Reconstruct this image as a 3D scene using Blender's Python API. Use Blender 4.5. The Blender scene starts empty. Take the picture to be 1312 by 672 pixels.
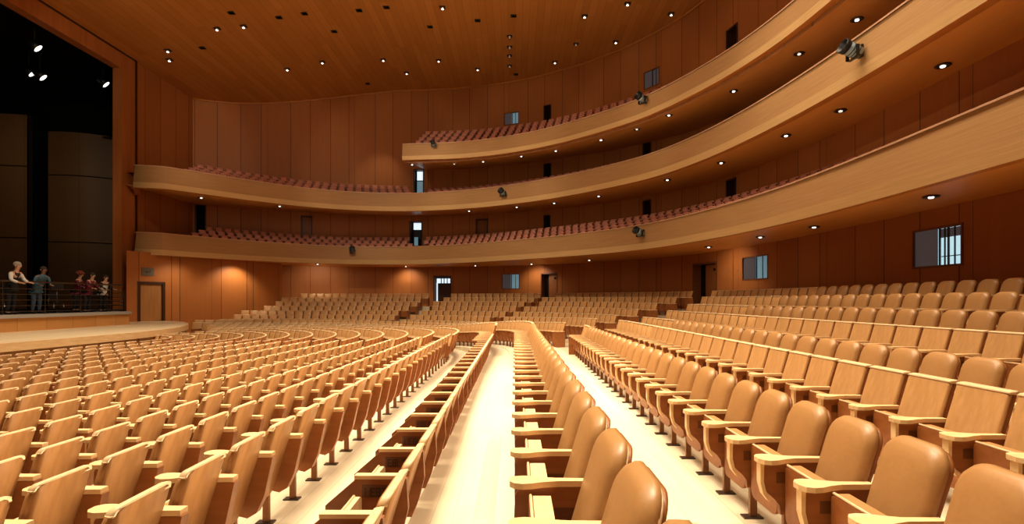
import bpy, bmesh, math, random
from mathutils import Vector, Matrix
import numpy as np
random.seed(7)
S = bpy.context.scene
COL = S.collection
PI = math.pi
EYE = 1.62; FPX = 656.0; VX = 660.0; HY = 385.0     # photo measurements used to work out where things stand

def proj(x, y, z):
    if y < 0.2: return None
    return VX + FPX * x / y, HY - FPX * (z - EYE) / y

# ------------------------------------------------------------------ materials
def newmat(name):
    m = bpy.data.materials.new(name); m.use_nodes = True
    nt = m.node_tree
    b = nt.nodes['Principled BSDF']
    return m, nt, b

def N(nt, typ, **kw):
    n = nt.nodes.new(typ)
    for k, v in kw.items(): setattr(n, k, v)
    return n

def math_node(nt, op, a, b=None, c=None):
    n = N(nt, 'ShaderNodeMath', operation=op)
    for i, v in enumerate((a, b, c)):
        if v is None: continue
        if isinstance(v, (int, float)): n.inputs[i].default_value = v
        else: nt.links.new(v, n.inputs[i])
    return n.outputs[0]

def mixc(nt, f, a, b, blend='MIX'):
    n = N(nt, 'ShaderNodeMix', data_type='RGBA', blend_type=blend)
    for sock, v in ((n.inputs[0], f), (n.inputs[6], a), (n.inputs[7], b)):
        if isinstance(v, (int, float)): sock.default_value = v
        elif isinstance(v, tuple): sock.default_value = (*v, 1.0)[:4]
        else: nt.links.new(v, sock)
    return n.outputs[2]

def wood(name, dark, light, scale=(2, 2, 14), rough=0.45, jitter=0.0, spec=0.4, bump=0.0):
    m, nt, b = newmat(name)
    tc = N(nt, 'ShaderNodeTexCoord'); mp = N(nt, 'ShaderNodeMapping')
    mp.inputs['Scale'].default_value = scale
    nt.links.new(tc.outputs['Object'], mp.inputs['Vector'])
    no = N(nt, 'ShaderNodeTexNoise'); no.inputs['Scale'].default_value = 1.0; no.inputs['Detail'].default_value = 4
    nt.links.new(mp.outputs[0], no.inputs['Vector'])
    cr = N(nt, 'ShaderNodeValToRGB')
    cr.color_ramp.elements[0].position = 0.3; cr.color_ramp.elements[1].position = 0.7
    cr.color_ramp.elements[0].color = (*dark, 1); cr.color_ramp.elements[1].color = (*light, 1)
    nt.links.new(no.outputs[0], cr.inputs[0])
    out = cr.outputs[0]
    if jitter:
        oi = N(nt, 'ShaderNodeObjectInfo')
        hv = N(nt, 'ShaderNodeHueSaturation')
        v = math_node(nt, 'MULTIPLY_ADD', oi.outputs['Random'], jitter, 1.0 - jitter / 2)
        nt.links.new(v, hv.inputs['Value']); nt.links.new(out, hv.inputs['Color']); out = hv.outputs[0]
    nt.links.new(out, b.inputs['Base Color'])
    b.inputs['Roughness'].default_value = rough
    b.inputs['Specular IOR Level'].default_value = spec
    if bump:
        bp = N(nt, 'ShaderNodeBump'); bp.inputs['Strength'].default_value = bump; bp.inputs['Distance'].default_value = 0.01
        nt.links.new(no.outputs[0], bp.inputs['Height']); nt.links.new(bp.outputs[0], b.inputs['Normal'])
    return m

def plain(name, col, rough=0.5, metal=0.0, emit=None, es=0.0, noise=0.15, nscale=20, spec=0.5):
    m, nt, b = newmat(name)
    tc = N(nt, 'ShaderNodeTexCoord'); no = N(nt, 'ShaderNodeTexNoise')
    no.inputs['Scale'].default_value = nscale
    nt.links.new(tc.outputs['Object'], no.inputs['Vector'])
    c = mixc(nt, no.outputs[0], tuple(max(0, x * (1 - noise)) for x in col), tuple(x * (1 + noise) for x in col))
    nt.links.new(c, b.inputs['Base Color'])
    b.inputs['Roughness'].default_value = rough; b.inputs['Metallic'].default_value = metal
    b.inputs['Specular IOR Level'].default_value = spec
    if emit:
        b.inputs['Emission Color'].default_value = (*emit, 1); b.inputs['Emission Strength'].default_value = es
    return m

def wall_mat(name, dark, light, grooves, period, gw=0.022, rough=0.5):
    """vertical wood panels: UV u is metres along the wall, v metres up; grooves at offsets within each period"""
    m, nt, b = newmat(name)
    uv = N(nt, 'ShaderNodeUVMap'); sp = N(nt, 'ShaderNodeSeparateXYZ')
    nt.links.new(uv.outputs[0], sp.inputs[0])
    u = sp.outputs[0]
    fr = math_node(nt, 'FLOORED_MODULO', u, period)
    line = None; pid = None
    for g in grooves:
        d = math_node(nt, 'COMPARE', fr, g, gw)
        st = math_node(nt, 'GREATER_THAN', fr, g)
        line = d if line is None else math_node(nt, 'MAXIMUM', line, d)
        pid = st if pid is None else math_node(nt, 'ADD', pid, st)
    cell = math_node(nt, 'ADD', math_node(nt, 'MULTIPLY', math_node(nt, 'FLOOR', math_node(nt, 'DIVIDE', u, period)), 17.0), pid)
    wn = N(nt, 'ShaderNodeTexWhiteNoise', noise_dimensions='1D'); nt.links.new(cell, wn.inputs['W'])
    mp = N(nt, 'ShaderNodeMapping'); mp.inputs['Scale'].default_value = (7, 0.22, 1)
    nt.links.new(uv.outputs[0], mp.inputs['Vector'])
    no = N(nt, 'ShaderNodeTexNoise'); no.inputs['Scale'].default_value = 1.0; no.inputs['Detail'].default_value = 4
    nt.links.new(mp.outputs[0], no.inputs['Vector'])
    f = math_node(nt, 'MULTIPLY_ADD', wn.outputs['Value'], 0.45, math_node(nt, 'MULTIPLY', no.outputs[0], 0.55))
    c = mixc(nt, f, dark, light)
    c2 = mixc(nt, line, c, tuple(x * 0.22 for x in dark))
    nt.links.new(c2, b.inputs['Base Color'])
    bp = N(nt, 'ShaderNodeBump'); bp.invert = True; bp.inputs['Strength'].default_value = 0.6; bp.inputs['Distance'].default_value = 0.03
    nt.links.new(line, bp.inputs['Height']); nt.links.new(bp.outputs[0], b.inputs['Normal'])
    b.inputs['Roughness'].default_value = rough; b.inputs['Specular IOR Level'].default_value = 0.25
    return m

def plank_mat(name, dark, light, width, length, axis='Y', gap=0.03, rough=0.4, gapdark=0.5, grain=0.5):
    """planks in world metres; AXIS is their long direction"""
    m, nt, b = newmat(name)
    tc = N(nt, 'ShaderNodeTexCoord'); sp = N(nt, 'ShaderNodeSeparateXYZ')
    nt.links.new(tc.outputs['Object'], sp.inputs[0])
    a, l = (sp.outputs[0], sp.outputs[1]) if axis == 'Y' else (sp.outputs[1], sp.outputs[0])
    aw = math_node(nt, 'DIVIDE', a, width); ai = math_node(nt, 'FLOOR', aw); af = math_node(nt, 'FRACT', aw)
    w1 = N(nt, 'ShaderNodeTexWhiteNoise', noise_dimensions='1D'); nt.links.new(ai, w1.inputs['W'])
    li = math_node(nt, 'FLOOR', math_node(nt, 'DIVIDE', math_node(nt, 'MULTIPLY_ADD', w1.outputs['Value'], length * 3, l), length))
    w2 = N(nt, 'ShaderNodeTexWhiteNoise', noise_dimensions='2D')
    cb = N(nt, 'ShaderNodeCombineXYZ'); nt.links.new(ai, cb.inputs[0]); nt.links.new(li, cb.inputs[1])
    nt.links.new(cb.outputs[0], w2.inputs['Vector'])
    mp = N(nt, 'ShaderNodeMapping'); mp.inputs['Scale'].default_value = (9, 0.5, 1) if axis == 'Y' else (0.5, 9, 1)
    nt.links.new(tc.outputs['Object'], mp.inputs['Vector'])
    no = N(nt, 'ShaderNodeTexNoise'); no.inputs['Scale'].default_value = 1.0; no.inputs['Detail'].default_value = 5
    nt.links.new(mp.outputs[0], no.inputs['Vector'])
    f = math_node(nt, 'MULTIPLY_ADD', w2.outputs['Value'], 1 - grain, math_node(nt, 'MULTIPLY', no.outputs[0], grain))
    c = mixc(nt, f, dark, light)
    ln = math_node(nt, 'LESS_THAN', af, gap)
    c = mixc(nt, ln, c, tuple(x * gapdark for x in dark))
    nt.links.new(c, b.inputs['Base Color'])
    b.inputs['Roughness'].default_value = rough; b.inputs['Specular IOR Level'].default_value = 0.3
    return m

def fascia_mat(name, dark, light):
    m, nt, b = newmat(name)
    uv = N(nt, 'ShaderNodeUVMap')
    mp = N(nt, 'ShaderNodeMapping'); mp.inputs['Scale'].default_value = (0.6, 26, 1)
    nt.links.new(uv.outputs[0], mp.inputs['Vector'])
    no = N(nt, 'ShaderNodeTexNoise'); no.inputs['Scale'].default_value = 1.0; no.inputs['Detail'].default_value = 5
    nt.links.new(mp.outputs[0], no.inputs['Vector'])
    cr = N(nt, 'ShaderNodeValToRGB')
    cr.color_ramp.elements[0].position = 0.3; cr.color_ramp.elements[1].position = 0.7
    cr.color_ramp.elements[0].color = (*dark, 1); cr.color_ramp.elements[1].color = (*light, 1)
    nt.links.new(no.outputs[0], cr.inputs[0]); nt.links.new(cr.outputs[0], b.inputs['Base Color'])
    b.inputs['Roughness'].default_value = 0.5; b.inputs['Specular IOR Level'].default_value = 0.25
    return m

M = {}
M['arm'] = wood('arm_maple', (0.74, 0.47, 0.22), (0.84, 0.58, 0.30), (14, 3, 14), 0.38, 0.08)
M['panel'] = wood('panel_cherry', (0.24, 0.075, 0.018), (0.34, 0.115, 0.03), (14, 3, 14), 0.42, 0.12)
M['inset'] = wood('inset_cherry', (0.10, 0.03, 0.008), (0.15, 0.045, 0.012), (14, 3, 14), 0.4)
M['shell'] = wood('shell_oak', (0.31, 0.138, 0.043), (0.40, 0.188, 0.062), (22, 22, 3), 0.42, 0.16)
M['front'] = wood('front_oak', (0.50, 0.255, 0.088), (0.60, 0.325, 0.125), (22, 22, 3), 0.42, 0.1)
M['edge'] = wood('edge_maple', (0.70, 0.47, 0.25), (0.80, 0.57, 0.32), (14, 14, 4), 0.4, 0.08)
M['leather'] = plain('tan_upholstery', (0.42, 0.212, 0.074), 0.36, noise=0.08, nscale=40, spec=0.45)
M['post'] = plain('bronze_post', (0.22, 0.09, 0.035), 0.35, 0.6)
M['plate'] = plain('dark_foot_plate', (0.07, 0.045, 0.03), 0.4, 0.5)
M['mark'] = plain('black_lettering', (0.035, 0.014, 0.006), 0.6)
M['red'] = plain('rose_upholstery', (0.64, 0.27, 0.185), 0.6, noise=0.1, nscale=30, spec=0.3)
M['redwood'] = wood('red_seat_wood', (0.14, 0.035, 0.014), (0.2, 0.055, 0.02), (10, 10, 10), 0.5)
M['fascia'] = fascia_mat('fascia_oak', (0.44, 0.245, 0.10), (0.54, 0.315, 0.14))
M['band'] = fascia_mat('fascia_band_maple', (0.64, 0.40, 0.17), (0.74, 0.49, 0.23))
M['railcap'] = wood('rail_cap', (0.60, 0.34, 0.20), (0.72, 0.43, 0.27), (3, 3, 3), 0.35)
M['soffit'] = plank_mat('soffit_planks', (0.78, 0.34, 0.085), (0.88, 0.40, 0.105), 0.4, 4.0, 'Y', 0.012, 0.4, 0.75, 0.7)
M['lip'] = wood('soffit_lip', (0.50, 0.17, 0.03), (0.58, 0.21, 0.04), (2, 2, 2), 0.4)
M['ceiling'] = plank_mat('ceiling_planks', (0.46, 0.165, 0.028), (0.62, 0.245, 0.050), 0.42, 5.0, 'Y', 0.03, 0.75, 0.62, 0.45)
M['wall'] = wall_mat('wall_panels', (0.35, 0.112, 0.026), (0.47, 0.168, 0.044), (0.0, 0.42, 1.75, 3.2, 4.55), 6.1, 0.014)
M['wall_low'] = wall_mat('side_wall_panels', (0.38, 0.125, 0.028), (0.50, 0.18, 0.045), (0.0, 0.62, 2.3, 2.75), 4.6, 0.016)
M['pros'] = wood('proscenium_wood', (0.34, 0.105, 0.022), (0.45, 0.15, 0.035), (3, 3, 0.3), 0.45)
M['floor'] = plank_mat('pale_floor', (0.60, 0.50, 0.33), (0.84, 0.735, 0.53), 0.16, 2.2, 'Y', 0.03, 0.35, 0.8, 0.5)
M['tier'] = plank_mat('tier_boards', (0.30, 0.12, 0.04), (0.40, 0.17, 0.06), 0.2, 2.0, 'Y')
M['stagewood'] = wall_mat('stage_front_panels', (0.50, 0.235, 0.068), (0.62, 0.31, 0.10), (0.0,), 1.25, 0.012)
M['apronwood'] = wall_mat('apron_front_panels', (0.40, 0.2, 0.075), (0.5, 0.26, 0.1), (0.0,), 1.4, 0.012)
M['aprontop'] = plank_mat('apron_top', (0.66, 0.50, 0.29), (0.82, 0.65, 0.42), 0.2, 2.5, 'Y')
M['stagetop'] = plain('grey_stage_floor', (0.34, 0.32, 0.29), 0.5)
M['black'] = plain('stage_black', (0.006, 0.007, 0.007), 0.9, spec=0.1)
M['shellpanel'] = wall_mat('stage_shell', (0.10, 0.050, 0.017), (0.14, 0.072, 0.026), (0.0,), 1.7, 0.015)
M['steel'] = plain('dark_rail_steel', (0.12, 0.085, 0.06), 0.3, 0.9)
M['frame'] = wood('dark_frame', (0.035, 0.012, 0.006), (0.055, 0.02, 0.009), (8, 8, 8), 0.45)
M['wframe'] = wood('window_frame_wood', (0.16, 0.05, 0.013), (0.22, 0.07, 0.018), (8, 8, 8), 0.45)
M['doorwood'] = wood('door_wood', (0.22, 0.07, 0.018), (0.28, 0.095, 0.026), (8, 8, 0.8), 0.45)
M['doorpale'] = wood('pale_door_wood', (0.36, 0.155, 0.045), (0.44, 0.2, 0.06), (8, 8, 0.8), 0.45)
M['dark'] = plain('doorway_dark', (0.012, 0.006, 0.004), 0.9, spec=0.1)
M['glass'] = plain('smoky_glow_glass', (0.05, 0.045, 0.05), 0.2, 0.0, (0.30, 0.24, 0.24), 0.12)  # faint emission stands in for light on the grey pane
M['glow'] = plain('daylit_glass', (0.4, 0.55, 0.6), 0.15, 0.0, (0.55, 0.85, 0.95), 0.85)
M['glowsoft'] = plain('dim_daylit_glass', (0.15, 0.25, 0.3), 0.15, 0.0, (0.30, 0.55, 0.68), 0.28)
M['glowwhite'] = plain('bright_lobby', (0.5, 0.6, 0.65), 0.3, 0.0, (0.78, 0.92, 1.0), 1.0)
M['mull'] = plain('blue_black_mullion', (0.015, 0.02, 0.03), 0.4)
M['bulb'] = plain('lamp_glow', (1, 1, 1), 0.3, 0.0, (1.0, 0.93, 0.82), 3.0)
M['bulbdim'] = plain('lamp_dim', (0.8, 0.8, 0.8), 0.2, 0.4, (1.0, 0.9, 0.75), 0.9)
M['chrome'] = plain('reflector', (0.7, 0.68, 0.65), 0.2, 1.0)
M['trimring'] = plain('dark_ring', (0.05, 0.03, 0.02), 0.4, 0.4)
M['spotbody'] = plain('slate_lamp_body', (0.30, 0.40, 0.47), 0.35, 0.3)
M['spotblack'] = plain('black_lamp', (0.015, 0.016, 0.018), 0.4, 0.3)
M['lens'] = plain('lens_glass', (0.05, 0.06, 0.07), 0.08, 0.2)
M['sign'] = plain('grey_sign', (0.16, 0.12, 0.085), 0.5)
M['signmark'] = plain('sign_mark', (0.05, 0.035, 0.025), 0.5)

# ------------------------------------------------------------------ mesh building
class MB:
    def __init__(s): s.v = []; s.f = []; s.mi = []; s.uv = []; s.mats = []; s.smooth = []
    def slot(s, m):
        if m not in s.mats: s.mats.append(m)
        return s.mats.index(m)
    def add(s, vs, fs, m, uv=None, smooth=False, mat=None):
        o = len(s.v); k = s.slot(m)
        if mat is not None: vs = [tuple(mat @ Vector(p)) for p in vs]
        s.v += [tuple(p) for p in vs]
        s.uv += [tuple(p) for p in uv] if uv else [(0, 0)] * len(vs)
        for f in fs:
            s.f.append([o + i for i in f]); s.mi.append(k); s.smooth.append(smooth)
    def box(s, c, d, m, mat=None):
        x, y, z = c; a, b, h = d[0] / 2, d[1] / 2, d[2] / 2
        vs = [(x + i * a, y + j * b, z + k * h) for i in (-1, 1) for j in (-1, 1) for k in (-1, 1)]
        s.add(vs, [(0, 1, 3, 2), (4, 6, 7, 5), (0, 4, 5, 1), (2, 3, 7, 6), (0, 2, 6, 4), (1, 5, 7, 3)], m, mat=mat)
    def prism(s, poly, h0, h1, m, axis='z', mat=None, smooth=False):
        """poly extruded: axis z -> (a,b,h); x -> (h,a,b); y -> (a,h,b)"""
        def P(a, b, h): return (a, b, h) if axis == 'z' else (h, a, b) if axis == 'x' else (a, h, b)
        n = len(poly)
        vs = [P(a, b, h0) for a, b in poly] + [P(a, b, h1) for a, b in poly]
        fs = [tuple(range(n))[::-1], tuple(range(n, 2 * n))] + [(i, (i + 1) % n, n + (i + 1) % n, n + i) for i in range(n)]
        s.add(vs, fs, m, mat=mat)
    def tube(s, pts, r, m, n=8, cap=True):
        pts = [Vector(p) for p in pts]; vs = []; fs = []
        for i, p in enumerate(pts):
            t = (pts[min(i + 1, len(pts) - 1)] - pts[max(i - 1, 0)]).normalized()
            u = t.cross(Vector((0, 0, 1)));
            if u.length < 1e-3: u = t.cross(Vector((1, 0, 0)))
            u.normalize(); w = t.cross(u)
            rr = r[i] if isinstance(r, (list, tuple)) else r
            vs += [tuple(p + (u * math.cos(2 * PI * k / n) + w * math.sin(2 * PI * k / n)) * rr) for k in range(n)]
        for i in range(len(pts) - 1):
            fs += [(i * n + k, i * n + (k + 1) % n, (i + 1) * n + (k + 1) % n, (i + 1) * n + k) for k in range(n)]
        if cap: fs += [tuple(range(n))[::-1], tuple(range((len(pts) - 1) * n, len(pts) * n))]
        s.add(vs, fs, m, smooth=True)
    def strip(s, A, B, m, uvA=None, uvB=None, smooth=True):
        n = len(A); vs = list(A) + list(B)
        fs = [(i, i + 1, n + i + 1, n + i) for i in range(n - 1)]
        s.add(vs, fs, m, uv=(list(uvA) + list(uvB)) if uvA else None, smooth=smooth)
    def lathe(s, prof, m, n=16, mat=None):
        vs = []; fs = []
        for r, z in prof: vs += [(r * math.cos(2 * PI * k / n), r * math.sin(2 * PI * k / n), z) for k in range(n)]
        for i in range(len(prof) - 1):
            fs += [(i * n + k, i * n + (k + 1) % n, (i + 1) * n + (k + 1) % n, (i + 1) * n + k) for k in range(n)]
        fs += [tuple(range(n))[::-1], tuple(range((len(prof) - 1) * n, len(prof) * n))]
        s.add(vs, fs, m, smooth=True, mat=mat)
    def mesh(s, name):
        me = bpy.data.meshes.new(name)
        me.from_pydata(s.v, [], s.f)
        for m in s.mats: me.materials.append(M[m])
        me.polygons.foreach_set('material_index', s.mi)
        me.polygons.foreach_set('use_smooth', s.smooth)
        uvl = me.uv_layers.new(name='UVMap')
        li = np.empty(len(me.loops), dtype=np.int32); me.loops.foreach_get('vertex_index', li)
        uva = np.array(s.uv, dtype=np.float32)[li]
        uvl.data.foreach_set('uv', uva.ravel())
        bm = bmesh.new(); bm.from_mesh(me); bmesh.ops.recalc_face_normals(bm, faces=bm.faces); bm.to_mesh(me); bm.free()
        return me
    def build(s, name, parent=None, loc=None):
        o = bpy.data.objects.new(name, s.mesh(name)); COL.objects.link(o)
        if loc: o.location = loc
        if parent: o.parent = parent
        return o

def tag(o, label=None, cat=None, group=None, kind=None):
    if label: o['label'] = label
    if cat: o['category'] = cat
    if group: o['group'] = group
    if kind: o['kind'] = kind
    return o

def empty(name, loc=(0, 0, 0), rz=0.0):
    o = bpy.data.objects.new(name, None); COL.objects.link(o)
    o.location = loc; o.rotation_euler = (0, 0, rz); o.empty_display_size = 0.1
    return o

def copy_tree(root):
    r = root.copy(); COL.objects.link(r)
    for ch in root.children:
        c = ch.copy(); COL.objects.link(c); c.parent = r
        for g in ch.children:
            d = g.copy(); COL.objects.link(d); d.parent = c
    return r

def ordinal(n):
    ones = 'zeroth first second third fourth fifth sixth seventh eighth ninth tenth eleventh twelfth thirteenth fourteenth fifteenth sixteenth seventeenth eighteenth nineteenth'.split()
    tens = {2: 'twent', 3: 'thirt', 4: 'fort', 5: 'fift', 6: 'sixt', 7: 'sevent', 8: 'eight', 9: 'ninet'}
    if n < 20: return ones[n]
    h = ''
    if n >= 100:
        h = 'hundred-and-'; n -= 100
        if n == 0: return 'hundredth'
        if n < 20: return h + ones[n]
    t, u = divmod(n, 10)
    return h + (tens[t] + 'ieth' if u == 0 else tens[t] + 'y-' + ones[u])

# ------------------------------------------------------------------ plan curves (metres; x to the photo's right, y away from the viewer)
def catmull(pts, step=0.25):
    P = [np.array(p, float) for p in pts]; out = []
    P = [2 * P[0] - P[1]] + P + [2 * P[-1] - P[-2]]
    for i in range(1, len(P) - 2):
        p0, p1, p2, p3 = P[i - 1:i + 3]
        n = max(2, int(np.linalg.norm(p2 - p1) / step))
        # centripetal-ish: plain catmull with bounded tangents
        d = np.linalg.norm(p2 - p1)
        m1 = (p2 - p0) / max(np.linalg.norm(p2 - p1) + np.linalg.norm(p1 - p0), 1e-6) * d
        m2 = (p3 - p1) / max(np.linalg.norm(p3 - p2) + np.linalg.norm(p2 - p1), 1e-6) * d
        for k in range(n):
            t = k / n
            out.append((2 * t**3 - 3 * t**2 + 1) * p1 + (t**3 - 2 * t**2 + t) * m1 + (-2 * t**3 + 3 * t**2) * p2 + (t**3 - t**2) * m2)
    out.append(P[-2])
    return np.array(out)

KC = np.array((-8.0, 17.0))
def keyof(p):
    if p[0] > KC[0] and p[1] < KC[1]: return p[1]
    th = math.atan2(p[1] - KC[1], p[0] - KC[0])
    return KC[1] + th * 20.0

class Curve:
    def __init__(s, pts):
        s.p = np.array(pts); d = np.linalg.norm(np.diff(s.p, axis=0), axis=1)
        s.s = np.concatenate([[0], np.cumsum(d)]); s.L = s.s[-1]
        s.k = np.maximum.accumulate(np.array([keyof(q) for q in s.p]) + np.arange(len(s.p)) * 1e-7)
        t = np.gradient(s.p, axis=0); t /= np.linalg.norm(t, axis=1)[:, None]
        s.t = t
    def at(s, a): return np.array((np.interp(a, s.s, s.p[:, 0]), np.interp(a, s.s, s.p[:, 1])))
    def tan(s, a):
        t = np.array((np.interp(a, s.s, s.t[:, 0]), np.interp(a, s.s, s.t[:, 1]))); return t / np.linalg.norm(t)
    def bykey(s, k): return np.array((np.interp(k, s.k, s.p[:, 0]), np.interp(k, s.k, s.p[:, 1])))
    def s_of_key(s, k): return float(np.interp(k, s.k, s.s))
    def offset(s, d):
        n = np.stack([s.t[:, 1], -s.t[:, 0]], axis=1)
        return Curve(s.p + n * d)
    def hit_px(s, px):
        """arc length where the plan direction of photo column PX meets the curve (first from the far side)"""
        r = (px - VX) / FPX
        g = s.p[:, 0] - r * s.p[:, 1]
        best = None
        for i in range(len(g) - 1):
            if g[i] * g[i + 1] <= 0 and s.p[i, 1] > 1:
                f = g[i] / (g[i] - g[i + 1] + 1e-12)
                a = s.s[i] + f * (s.s[i + 1] - s.s[i])
                best = a if best is None else best
        return best

WALL = Curve(catmull([(11.9, -5), (11.9, 1), (11.9, 6), (11.9, 12), (11.88, 17), (11.7, 21), (11.15, 25.2), (10.1, 28.9), (8.1, 32.2), (5.25, 35.2), (.6, 38.2),
                      (-3.8, 39.6), (-8, 40.1), (-11.5, 39.9), (-15.7, 38.6), (-19.6, 36.9), (-22.3, 35.4)]))
F1 = Curve(catmull([(9.3, -5), (9.3, 3), (9.32, 9.35), (9.32, 13.7), (9.12, 17.3), (8.5, 20.9), (7.2, 24.8), (5.6, 27.6), (2.8, 30.6), (-.2, 33.1), (-3.7, 35.5), (-7.9, 37.1), (-11.6, 36.9),
                    (-14.7, 35.6), (-17.2, 33.6), (-19.1, 31.4), (-20.4, 29.6)]))
F2 = Curve(catmull([(9.55, -5), (9.6, 3), (9.7, 11), (9.45, 16), (8.75, 20.5), (7.6, 24.2), (6.1, 26.8), (2.7, 30.5), (-.2, 32.7), (-3.5, 34.4), (-7.4, 35.3), (-10.9, 34.9), (-13.8, 33.6),
                    (-16.2, 31.6), (-18.0, 29.7), (-19.3, 28.3)]))
F3 = Curve(catmull([(9.55, -5), (9.6, 3), (9.65, 11), (9.3, 16.8), (8.55, 20.2), (7.2, 23.5), (5.7, 25.9), (2.6, 29.1), (-.2, 31), (-3.3, 32.2), (-7.2, 32.7)]))
SIDE_X = -22.3
WALLX = Curve(np.concatenate([WALL.p, [(SIDE_X, 35.4 - i * .3) for i in range(1, 26)]]))

def ceil_z(x):
    t = min(1, max(0, (x + 22.3) / 14.3)); t = t * t * (3 - 2 * t)
    return EYE + 14.0 + 2.5 * t

# seating rows -------------------------------------------------
def sm(a, b, x):
    t = min(1, max(0, (x - a) / (b - a))); return t * t * (3 - 2 * t)

def inner_pts(X):
    r = X + 15.0; cy = 18.6 - .215 * r; b = 1.04 * r
    pts = [(X, y) for y in np.arange(-3, cy, .3)]
    us = [-1 + (p[1] + 3) / (cy + 3) for p in pts]
    for th in np.arange(0, 118.1, 1.5):
        a = math.radians(th); pts.append((-15 + r * math.cos(a), cy + b * math.sin(a))); us.append(th)
    return pts, us
R0X = .25
_r0, _u0 = inner_pts(R0X)
_w = WALL.offset(-1.95); CW = np.array((-10., 18.))
_wang = np.degrees(np.arctan2(_w.p[:, 1] - CW[1], _w.p[:, 0] - CW[0]))
def r7(u):
    if u <= 0:
        y = -3 + (u + 1) * (CW[1] + 3)
        return np.array((np.interp(y, _w.p[:200, 1], _w.p[:200, 0]), y))
    i = _wang > -5
    return np.array((np.interp(u, _wang[i], _w.p[i, 0]), np.interp(u, _wang[i], _w.p[i, 1])))
_r7 = [r7(u) for u in _u0]
R7X = 9.95
def row_curve(X):
    if X <= R0X + .01:
        p, u = inner_pts(X)
    else:
        f = (X - R0X) / (R7X - R0X)
        p = [np.array(a) * (1 - f) + b * f for a, b in zip(_r0, _r7)]; u = _u0
    c = Curve(p); c.u = np.array(u); return c

ROWS = []   # name, X centre, z near, z far, spacing, phase (y of a near-side arm), label phrase
LX = [-.85, -2.12, -3.0, -3.95, -4.87, -5.79, -6.71, -7.63, -8.55, -9.45, -10.35, -11.25, -12.15, -13.0]
LZN = [-.05, -.34, -.42, -.52, -.57, -.60, -.62, -.64, -.66, -.68, -.70, -.72, -.72, -.72]
LZF = [-.62, -.62, -.62, -.62, -.63, -.64, -.65, -.66, -.67, -.69, -.70, -.72, -.72, -.72]
for i in range(13, -1, -1):
    ROWS.append(dict(n='L%d' % (i + 1), X=LX[i], zn=LZN[i], zf=LZF[i], sp=.55 if i == 0 else .535, ph=2.53 if i == 0 else 2.9))
for n, X, zn, zf, sp, ph in (('R0', R0X, 0, -.52, .55, 2.82), ('R1', 1.95, -.1, -.5, .505, 3.55), ('R2', 3.43, 0, -.25, .52, 3.77), ('R3', 4.7, .06, 0, .54, 3.5),
                             ('R4', 6.05, .27, .3, .54, 3.6), ('R5', 7.35, .5, .6, .54, 3.7), ('R6', 8.65, .82, .87, .54, 3.6), ('R7', R7X, 1.12, 1.16, .54, 3.7)):
    ROWS.append(dict(n=n, X=X, zn=zn, zf=zf, sp=sp, ph=ph))
for r in ROWS: r['c'] = row_curve(r['X'])
def row_z(r, u): return r['zn'] + (r['zf'] - r['zn']) * sm(-.25, 50, u if u > 0 else u * 0 + (u if u > -.25 else -.25))

# ------------------------------------------------------------------ floor: stepped along the rows
floor = MB()
def uz(r): return np.array([row_z(r, u) for u in r['c'].u])
prev = None
fronts = []
for r in ROWS:
    off = -.42
    c = r['c']; nn = np.stack([c.t[:, 1], -c.t[:, 0]], axis=1)
    fp = c.p + nn * off
    fronts.append(fp)
NU = 170
def resample(p, n=NU):
    d = np.concatenate([[0], np.cumsum(np.linalg.norm(np.diff(p, axis=0), axis=1))])
    t = np.linspace(0, 1, n) * d[-1]
    return np.stack([np.interp(t, d, p[:, 0]), np.interp(t, d, p[:, 1])], 1), t / d[-1], d / d[-1]
def lift(p, r):
    q, t, d = resample(p); z = np.interp(t, d, uz(r))
    return [(a[0], a[1], b) for a, b in zip(q, z)], z
# flat floor from the stage up to the first row
A, zA = lift(fronts[0], ROWS[0])
q, _, _ = resample(np.array([(-30., -3.), (-30., 10), (-30, 30), (-24, 36)]))
floor.strip([(a[0], a[1], z) for a, z in zip(q, zA)], A, 'floor', smooth=False)
for i, r in enumerate(ROWS):
    A, zA = lift(fronts[i], r)
    if i + 1 < len(ROWS):
        q, t, d = resample(fronts[i + 1]); B = [(a[0], a[1], z) for a, z in zip(q, zA)]
        floor.strip(A, B, 'floor', smooth=False)
        C, _ = lift(fronts[i + 1], ROWS[i + 1])
        floor.strip(B, C, 'floor', smooth=False)
    else:
        c = r['c']; nn = np.stack([c.t[:, 1], -c.t[:, 0]], axis=1)
        q, t, d = resample(c.p + nn * 2.2)
        floor.strip(A, [(a[0], a[1], z) for a, z in zip(q, zA)], 'floor', smooth=False)
tag(floor.build('floor'), 'pale wooden floor running between the curved seat rows', kind='structure')

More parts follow.
